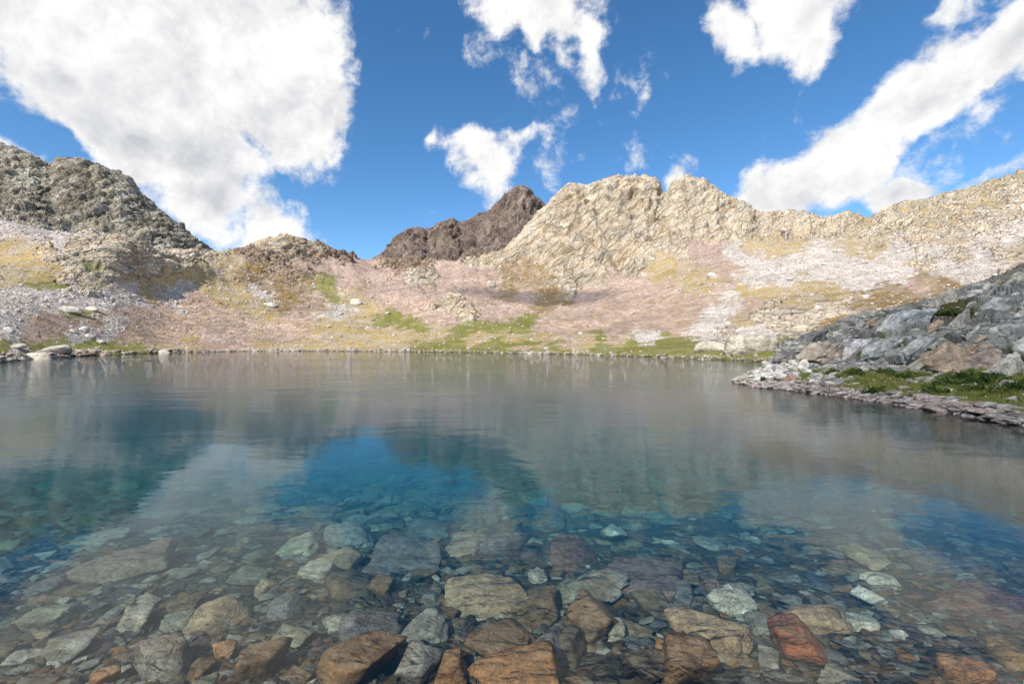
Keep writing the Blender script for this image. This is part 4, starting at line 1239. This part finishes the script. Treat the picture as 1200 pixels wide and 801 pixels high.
    # pale rubble on the tip, and stones lying in the grass
    for i in range(110):
        if i < 62: px, py = r.uniform(880, 958), 0; py = r.uniform(np.interp(px, [880, 905, 925, 958], [440, 428, 424, 424]), np.interp(px, [880, 958], [445, 450])); w = r.uniform(6, 15); t = np.array((.64, .63, .61)) * r.uniform(.8, 1.1); lab, g = ('small ' if w < 9 else 'large ' if w > 12 else '') + ('white' if t[0] > .6 else 'pale') + ' rubble stone ' + beside(px, py, WANCH), 'white rubble at the tip of the bank'
        else: px = r.uniform(955, 1205); py = r.uniform(np.interp(px, [955, 1008, 1104, 1200], [434, 428, 447, 436]), np.interp(px, [955, 1200], [447, 480])); w = r.uniform(7, 20); t = np.array((.46, .43, .39)) * r.uniform(.75, 1.1); lab, g = ('small ' if w < 11 else 'large ' if w > 16 else '') + ('pale' if t[0] > .42 else 'greyish') + ' meadow stone ' + beside(px, py, [(q[0], q[1], noun(q[4])) for q in SHRUBS]), 'stones lying in the grass below the rocky slope'
        Q = on_sheet(BANK_P, *_bs, px, py); sx = w / FPX * Q[1]
        drop('loose_stone', (SLAB + MIDB)[int(r.integers(len(SLAB) + len(MIDB)))], (Q[0], Q[1], Q[2] + sx * .08), (sx, sx * r.uniform(.6, .9), sx * r.uniform(.35, .6)), r.uniform(0, 3), (r.normal() * .2, r.normal() * .2), t, label=lab, category='stone', group=g)


build_bank_rocks()


def bank_rubble():
    r = np.random.default_rng(66)
    pos, w, cols = [], [], []
    xs = BANK_XS[:, None] * np.ones(BANK_SX.shape)
    vis = (BANK_SX > 860) & (BANK_SX < 1330)
    for lo, hi, cnt, pal, szr in ((.97, 2.0, 2600, ((.40, .33, .30), (.46, .43, .41), (.30, .25, .23)), (2.5, 7)), (2.0, 2.9, 700, ((.46, .43, .39), (.40, .40, .37)), (2.5, 6)), (2.9, 5.0, 1300, ((.46, .455, .42), (.37, .37, .34), (.45, .44, .36)), (3, 8))):
        sel = np.argwhere(vis & (xs > lo) & (xs < hi))
        k = sel[r.integers(0, len(sel), cnt)]
        Q = BANK_P[k[:, 0], k[:, 1]]
        pos.append(Q); w.append(r.uniform(*szr, cnt) / FPX * Q[:, 1]); cols.append(np.array(pal)[r.integers(0, len(pal), cnt)] * r.uniform(.7, 1.12, (cnt, 1)))
    pos = np.concatenate(pos); w = np.concatenate(w); cols = np.concatenate(cols); N = len(pos)
    dims = np.stack([w, w * r.uniform(.55, .95, N), w * r.uniform(.3, .65, N)], -1)
    pos = pos + np.stack([np.zeros(N), np.zeros(N), dims[:, 2] * .15], -1)
    mass('bank_rubble', pos, dims, r.uniform(0, 6.3, N), cols, 1, .3, 8, label='small rubble scattered over the rocky right bank', category='rubble')


bank_rubble()

# ================================================================== scree, far and left-hand rocks
_ss = screen(SLOPE_P)


def scree():
    r = np.random.default_rng(77)
    SX, SY = _ss
    ok = (SX > -60) & (SX < 1260) & (SLOPE_P[..., 2] > .05) & (SLOPE_P[..., 1] < 330)
    wgt = (SLOPE_W['P'] * .5 + SLOPE_W['W'] * 1.2 + SLOPE_W['T'] * .3 + SLOPE_W['O'] * .25 + SLOPE_W['R'] * .12 + SLOPE_W['D'] * .3 + SLOPE_W['G'] * .06) * ok
    # thin rows at the shore are packed closer: even them out
    dens = np.abs(np.gradient(SY, axis=0)) + .05
    p = (wgt * np.minimum(dens, 2.0)).ravel(); p /= p.sum()
    N = 24000
    k = r.choice(len(p), N, p=p)
    Q = SLOPE_P.reshape(-1, 3)[k]
    w = (1.2 + 2.2 * r.random(N) ** 2.0 + 5.0 * (r.random(N) < .05) * r.random(N)) / FPX * Q[:, 1]
    w = np.maximum(w, .16) * (1 - .3 * SLOPE_W['P'].ravel()[k])
    cw = {c: SLOPE_W[c].ravel()[k] for c in CL}
    pink = np.array((.43, .325, .275)); pale = np.array((.53, .495, .465))
    f = (cw['P'] + .5 * cw['O'] + .5 * cw['D'] + .35 * cw['T'])[:, None]; f = np.clip(f + r.normal(size=(N, 1)) * .2, 0, 1)
    cols = (pale * (1 - f) + pink * f) * r.uniform(.68, 1.16, (N, 1))
    dims = np.stack([w, w * r.uniform(.55, .95, N), w * r.uniform(.4, .8, N)], -1)
    Q = Q + np.stack([np.zeros(N), np.zeros(N), dims[:, 2] * .12], -1)
    mass('scree_stones', Q, dims, r.uniform(0, 6.3, N), cols, 1, .4, 9, label='loose blocks and stones of the pink and pale scree slopes', category='scree')


scree()

FAR = [ # px, py, w, h, tint, label
 (836, 406, 40, 13, (.52, .49, .43), 'low pale whaleback rock on the far meadow left of the tall pale one'),
 (884, 403, 58, 26, (.44, .42, .37), 'tall pale rounded rock on the far meadow behind the tip of the bank'),
 (62, 409, 30, 9, (.52, .49, .44), 'pale flat rock in the green patch on the left shore'),
 (42, 418, 32, 11, (.50, .47, .42), 'pale rock at the waterline below the flat rock on the left shore'),
 (98, 385, 12, 6, (.56, .54, .52), 'white block above the green patch on the left shore'),
 (104, 393, 11, 6, (.54, .51, .48), 'white block just below the topmost white block on the left shore'),
 (118, 400, 10, 4, (.54, .52, .49), 'white block at the right end of the row above the left green patch'),
 (192, 412, 15, 6, (.54, .52, .50), 'white rock on the waterline at the right end of the left green patch'),
 (8, 386, 13, 7, (.52, .51, .50), 'white block pile stone at the left edge of the picture'),
 (80, 363, 20, 8, (.58, .57, .50), 'large cream slab in the pale scree on the left slope'),
 (106, 361, 16, 5, (.56, .55, .49), 'cream slab right of the large cream slab on the left slope'),
 (316, 356, 18, 5, (.60, .58, .55), 'white slab alone on the tan slope left of centre'),
 (836, 322, 14, 7, (.60, .58, .55), 'white block right of the yellow grass patch under the pale peak'),
 (417, 353, 14, 8, (.55, .52, .46), 'cream block on the slope in the middle distance'),
 (576, 332, 10, 8, (.50, .47, .41), 'small cream block on the rust-brown slope under the pale peak'),
 (18, 405, 20, 7, (.50, .48, .45), 'pale stone in the grass at the left edge of the picture'),
]


WHALE = protos('boulder', 8, 4, 700, (3.2, 4, 3), 1.6, .05)
for me_ in WHALE: me_.materials.append(M_farrock)


def far_rocks():
    r = np.random.default_rng(88)
    for px, py, w, h, t, lab in FAR:
        Q = on_sheet(SLOPE_P, *_ss, px, py + h * .4)
        sx = w / FPX * Q[1]; sz = h / FPX * Q[1] * 1.35
        drop('boulder', WHALE[int(r.integers(len(WHALE)))], (Q[0], Q[1] + sx * .15, Q[2] + sz * .16), (sx * 1.05, sx * .7, sz), r.normal() * .2, (r.normal() * .08, r.normal() * .08), t, label=lab, category='boulder')
    sp = [(a, HY + EYE * FPX / d) for a, d in SHORE]
    for i in range(90):
        px = 215 * r.random() ** 1.2 - 4; yy = np.interp(px, *np.array(sp).T)
        py = yy - r.random() * np.interp(px, [0, 200], [9, 3]); w = r.uniform(4.5, 13) * np.interp(px, [0, 215], [1.2, .7])
        Q = on_sheet(SLOPE_P, *_ss, px, py); sx = w / FPX * Q[1]
        wetk = Q[2] < .25
        t = np.array((.22, .16, .13) if wetk and r.random() < .5 else ((.52, .49, .45), (.46, .40, .36), (.38, .30, .26))[int(r.integers(3))]) * r.uniform(.8, 1.1)
        drop('shore_stone', (SLAB + MIDB)[int(r.integers(30))], (Q[0], Q[1], max(Q[2], 0) + sx * .08), (sx, sx * .75, sx * r.uniform(.3, .5)), r.uniform(0, 3), (r.normal() * .15, r.normal() * .15), t,
             label=('small ' if w < 7 else 'large ' if w > 10 else '') + ('dark wet' if t[0] < .26 else 'pale' if t[0] > .43 else 'pinkish') + ' left-shore stone ' + beside(px, py, [(f_[0], f_[1], noun(f_[5])) for f_ in FAR if f_[0] < 215 and f_[1] > 380]), category='stone', group='stones along the left-hand waterline')
    # small stones edging the far shore
    N = 1300
    px = r.uniform(180, 915, N); Ys = np.interp(px, *np.array(SHORE).T)
    pos = []
    j = SLOPE_P
    colx = np.searchsorted(SLOPE_SX[20], px)
    rows = np.where((np.arange(j.shape[0]) >= 8) & (np.arange(j.shape[0]) <= 22))[0]
    rr = rows[(r.random(N) ** 1.6 * len(rows)).astype(int)]
    Q = j[rr, np.clip(colx, 0, j.shape[1] - 1)]
    Q = Q[(Q[:, 2] > -.1)]; N = len(Q)
    w = (1.0 + 3.0 * r.random(N) ** 1.5 + 6 * (r.random(N) < .05) * r.random(N)) / FPX * Q[:, 1]
    cols = np.array([(.44, .40, .35), (.34, .28, .24), (.5, .47, .43), (.2, .16, .13)])[r.integers(0, 4, N)] * r.uniform(.8, 1.1, (N, 1))
    mass('far_shore_stones', Q, np.stack([w, w * .8, w * .5], -1), r.uniform(0, 6, N), cols, 1, .3, 10, label='thin line of stones along the far shore', category='stones')


far_rocks()


# ================================================================== plants
def leaf_material(name, a, b):
    m = NT(name)
    p = m.geo()
    c = m.mix(m.rng(m.noise(p, 3.0, 3), .35, .65), (*a, 1), (*b, 1))
    pr = m.node('ShaderNodeBsdfPrincipled'); m.put(pr.inputs['Base Color'], c); m.put(pr.inputs['Roughness'], .65); m.put(pr.inputs['Specular IOR Level'], .25)
    tr = m.node('ShaderNodeBsdfTranslucent'); m.put(tr.inputs['Color'], c)
    mx = m.node('ShaderNodeMixShader'); mx.inputs[0].default_value = .25
    m.nt.links.new(pr.outputs[0], mx.inputs[1]); m.nt.links.new(tr.outputs[0], mx.inputs[2])
    o = m.node('ShaderNodeOutputMaterial'); m.nt.links.new(mx.outputs[0], o.inputs['Surface'])
    return m.mat


M_shrub = leaf_material('shrub_leaves', (.05, .085, .018), (.13, .18, .04))
M_grass = leaf_material('grass_blades', (.15, .19, .035), (.30, .28, .08))
M_meadow = leaf_material('meadow_blades', (.20, .22, .04), (.34, .30, .09))
M_stem = NT('shrub_stem').finish((.10, .07, .05, 1), .9)


def shrub_mesh(seed, n=1500):
    r = np.random.default_rng(seed)
    # a mat of several low domes; leaves sit in the outer shell
    cen = np.concatenate([[[0, 0]], r.uniform(-.7, .7, (7, 2))]); hh = r.uniform(.5, 1.0, len(cen)); rr = r.uniform(.32, .6, len(cen))
    k = r.integers(0, len(cen), n)
    th = r.uniform(0, 6.283, n); cz = r.uniform(.0, 1, n); q = rr[k] * r.uniform(.72, 1.06, n)
    s = np.sqrt(1 - cz ** 2)
    P = np.stack([cen[k, 0] + q * s * np.cos(th), cen[k, 1] + q * s * np.sin(th), hh[k] * cz * r.uniform(.7, 1.08, n)], -1)
    a = r.normal(size=(n, 3)); a /= np.linalg.norm(a, axis=1, keepdims=True)
    b = np.cross(a, r.normal(size=(n, 3))); b /= np.linalg.norm(b, axis=1, keepdims=True)
    L = r.uniform(.05, .11, (n, 1)); Wd = L * .55
    V = np.stack([P - a * L * np.array([1, 1, 1.6]), P + b * Wd, P + a * L * np.array([1, 1, 1.6]), P - b * Wd], 1).reshape(-1, 3)
    return mesh_np('foliage', V, np.arange(4 * n).reshape(-1, 4), smooth=False)


def stem_mesh(seed):
    r = np.random.default_rng(seed); V, F = [], []
    for k in range(6):
        a = r.uniform(0, 6.28); e = np.array([math.cos(a) * r.uniform(.3, .7), math.sin(a) * r.uniform(.3, .7), r.uniform(.35, .7)])
        s = np.cross(e, [0, 0, 1]); s = s / np.linalg.norm(s) * .025; u = np.array([0, 0, .03]); b0 = len(V)
        V += [s, u, -s, e + s * .4, e + u * .4, e - s * .4]
        F += [(b0, b0 + 1, b0 + 4, b0 + 3), (b0 + 1, b0 + 2, b0 + 5, b0 + 4), (b0 + 2, b0, b0 + 3, b0 + 5)]
    return mesh_np('stem', np.array(V), np.array(F))


def plants():
    r = np.random.default_rng(99)
    fol = [shrub_mesh(40 + i) for i in range(4)]; st = [stem_mesh(60 + i) for i in range(4)]
    for f in fol: f.materials.append(M_shrub)
    for s in st: s.materials.append(M_stem)
    for i, (px, py, w, h, lab) in enumerate(SHRUBS):
        Q = on_sheet(BANK_P, *_bs, px, py + h * .35)
        e = link('shrub', None, None, label=lab, category='shrub', group='low shrubs on the right bank')
        sx = w / FPX * Q[1] / 2
        e.location = (Q[0], Q[1] + sx * .2, Q[2] - .02); e.scale = (sx, sx * .8, h / FPX * Q[1] * 1.15); e.rotation_euler = (0, 0, r.uniform(-.5, .5))
        link('foliage', fol[i % 4], None, e); link('stem', st[i % 4], None, e)

    def blades(name, P, hgt, lab, seed, mat=M_grass):
        q = np.random.default_rng(seed); n = len(P)
        a = q.uniform(0, 6.28, n); wv = np.stack([np.cos(a), np.sin(a), 0 * a], -1) * (hgt * .16)[:, None]
        lean = np.stack([q.normal(size=n) * .35, q.normal(size=n) * .35, np.ones(n)], -1) * hgt[:, None]
        V = np.stack([P - wv, P + wv, P + lean], 1).reshape(-1, 3)
        me = mesh_np(name, V, np.arange(3 * n).reshape(-1, 3), smooth=False)
        link(name, me, mat, kind='stuff', label=lab, category='grass')
    sel = np.argwhere((BANK_G > .45) & (BANK_SX > 900) & (BANK_SX < 1340))
    k = sel[r.integers(0, len(sel), 32000)]
    P = BANK_P[k[:, 0], k[:, 1]] + np.stack([r.normal(size=32000) * .04, r.normal(size=32000) * .06, np.full(32000, -.01)], -1)
    blades('bank_grass', P, r.uniform(.05, .15, 32000), 'short green grass on the bench of the right bank', 3)
    ok = (SLOPE_W['G'] > .5) & (_ss[0] > -30) & (_ss[0] < 930) & (SLOPE_P[..., 2] > .2) & (SLOPE_P[..., 1] < 170)
    sel = np.argwhere(ok); n = 30000
    k = sel[r.integers(0, len(sel), n)]
    P = SLOPE_P[k[:, 0], k[:, 1]] + np.stack([r.normal(size=n) * .15, r.normal(size=n) * .3, np.full(n, -.02)], -1)
    blades('shore_grass', P, r.uniform(.0009, .0022, n) * P[:, 1], 'green and yellow grass along the far and left shores', 4, M_meadow)


plants()


# ================================================================== passing clouds that shade the bank and the bowl
def cloud(center, ax, rz, sun_dist, density, seed):
    v, f = ico(4)
    lump = 1 + .12 * fbm(v[:, 0] * 1.6 + seed, v[:, 1] * 1.6, v[:, 2] * 1.6, 3)
    P = v * lump[:, None] * np.array(ax)
    c, s = math.cos(rad(rz)), math.sin(rad(rz))
    P = np.stack([P[:, 0] * c - P[:, 1] * s, P[:, 0] * s + P[:, 1] * c, P[:, 2]], -1)
    me = mesh_np('cloud', P, f)
    m = NT('cloud_vapour')
    pv = m.node('ShaderNodeVolumePrincipled')
    pv.inputs['Color'].default_value = (.96, .97, 1, 1); pv.inputs['Density'].default_value = density
    o = m.node('ShaderNodeOutputMaterial'); m.nt.links.new(pv.outputs[0], o.inputs['Volume'])
    ob = link('cloud', me, m.mat, kind='structure')
    ob.location = Vector(center) + sv * sun_dist


cloud((62, 26, 0), (66, 30, 24), 30, 430, .028, 2.0)
cloud((22, 262, 25), (50, 34, 18), 10, 520, .02, 5.0)


# ================================================================== things that would share a label are told apart by their order from the left
def tell_apart():
    same = {}
    for o in scene.objects:
        if o.parent is None and 'label' in o: same.setdefault(o['label'], []).append(o)
    nth = ['', 'first', 'second', 'third', 'fourth', 'fifth', 'sixth', 'seventh', 'eighth', 'ninth', 'tenth']
    for lab, obs in same.items():
        if len(obs) < 2 or len(lab.split()) > 12: continue
        obs.sort(key=lambda o: o.location.x / max(o.location.y, .1))
        for i, o in enumerate(obs):
            if len(obs) == 2: w = ('left', 'right')[i] + ' one of two'
            elif len(obs) == 3: w = ('left', 'middle', 'right')[i] + ' one of three'
            else: w = nth[min(i + 1, 10)] + ' from the left'
            o['label'] = lab + ', ' + w


tell_apart()
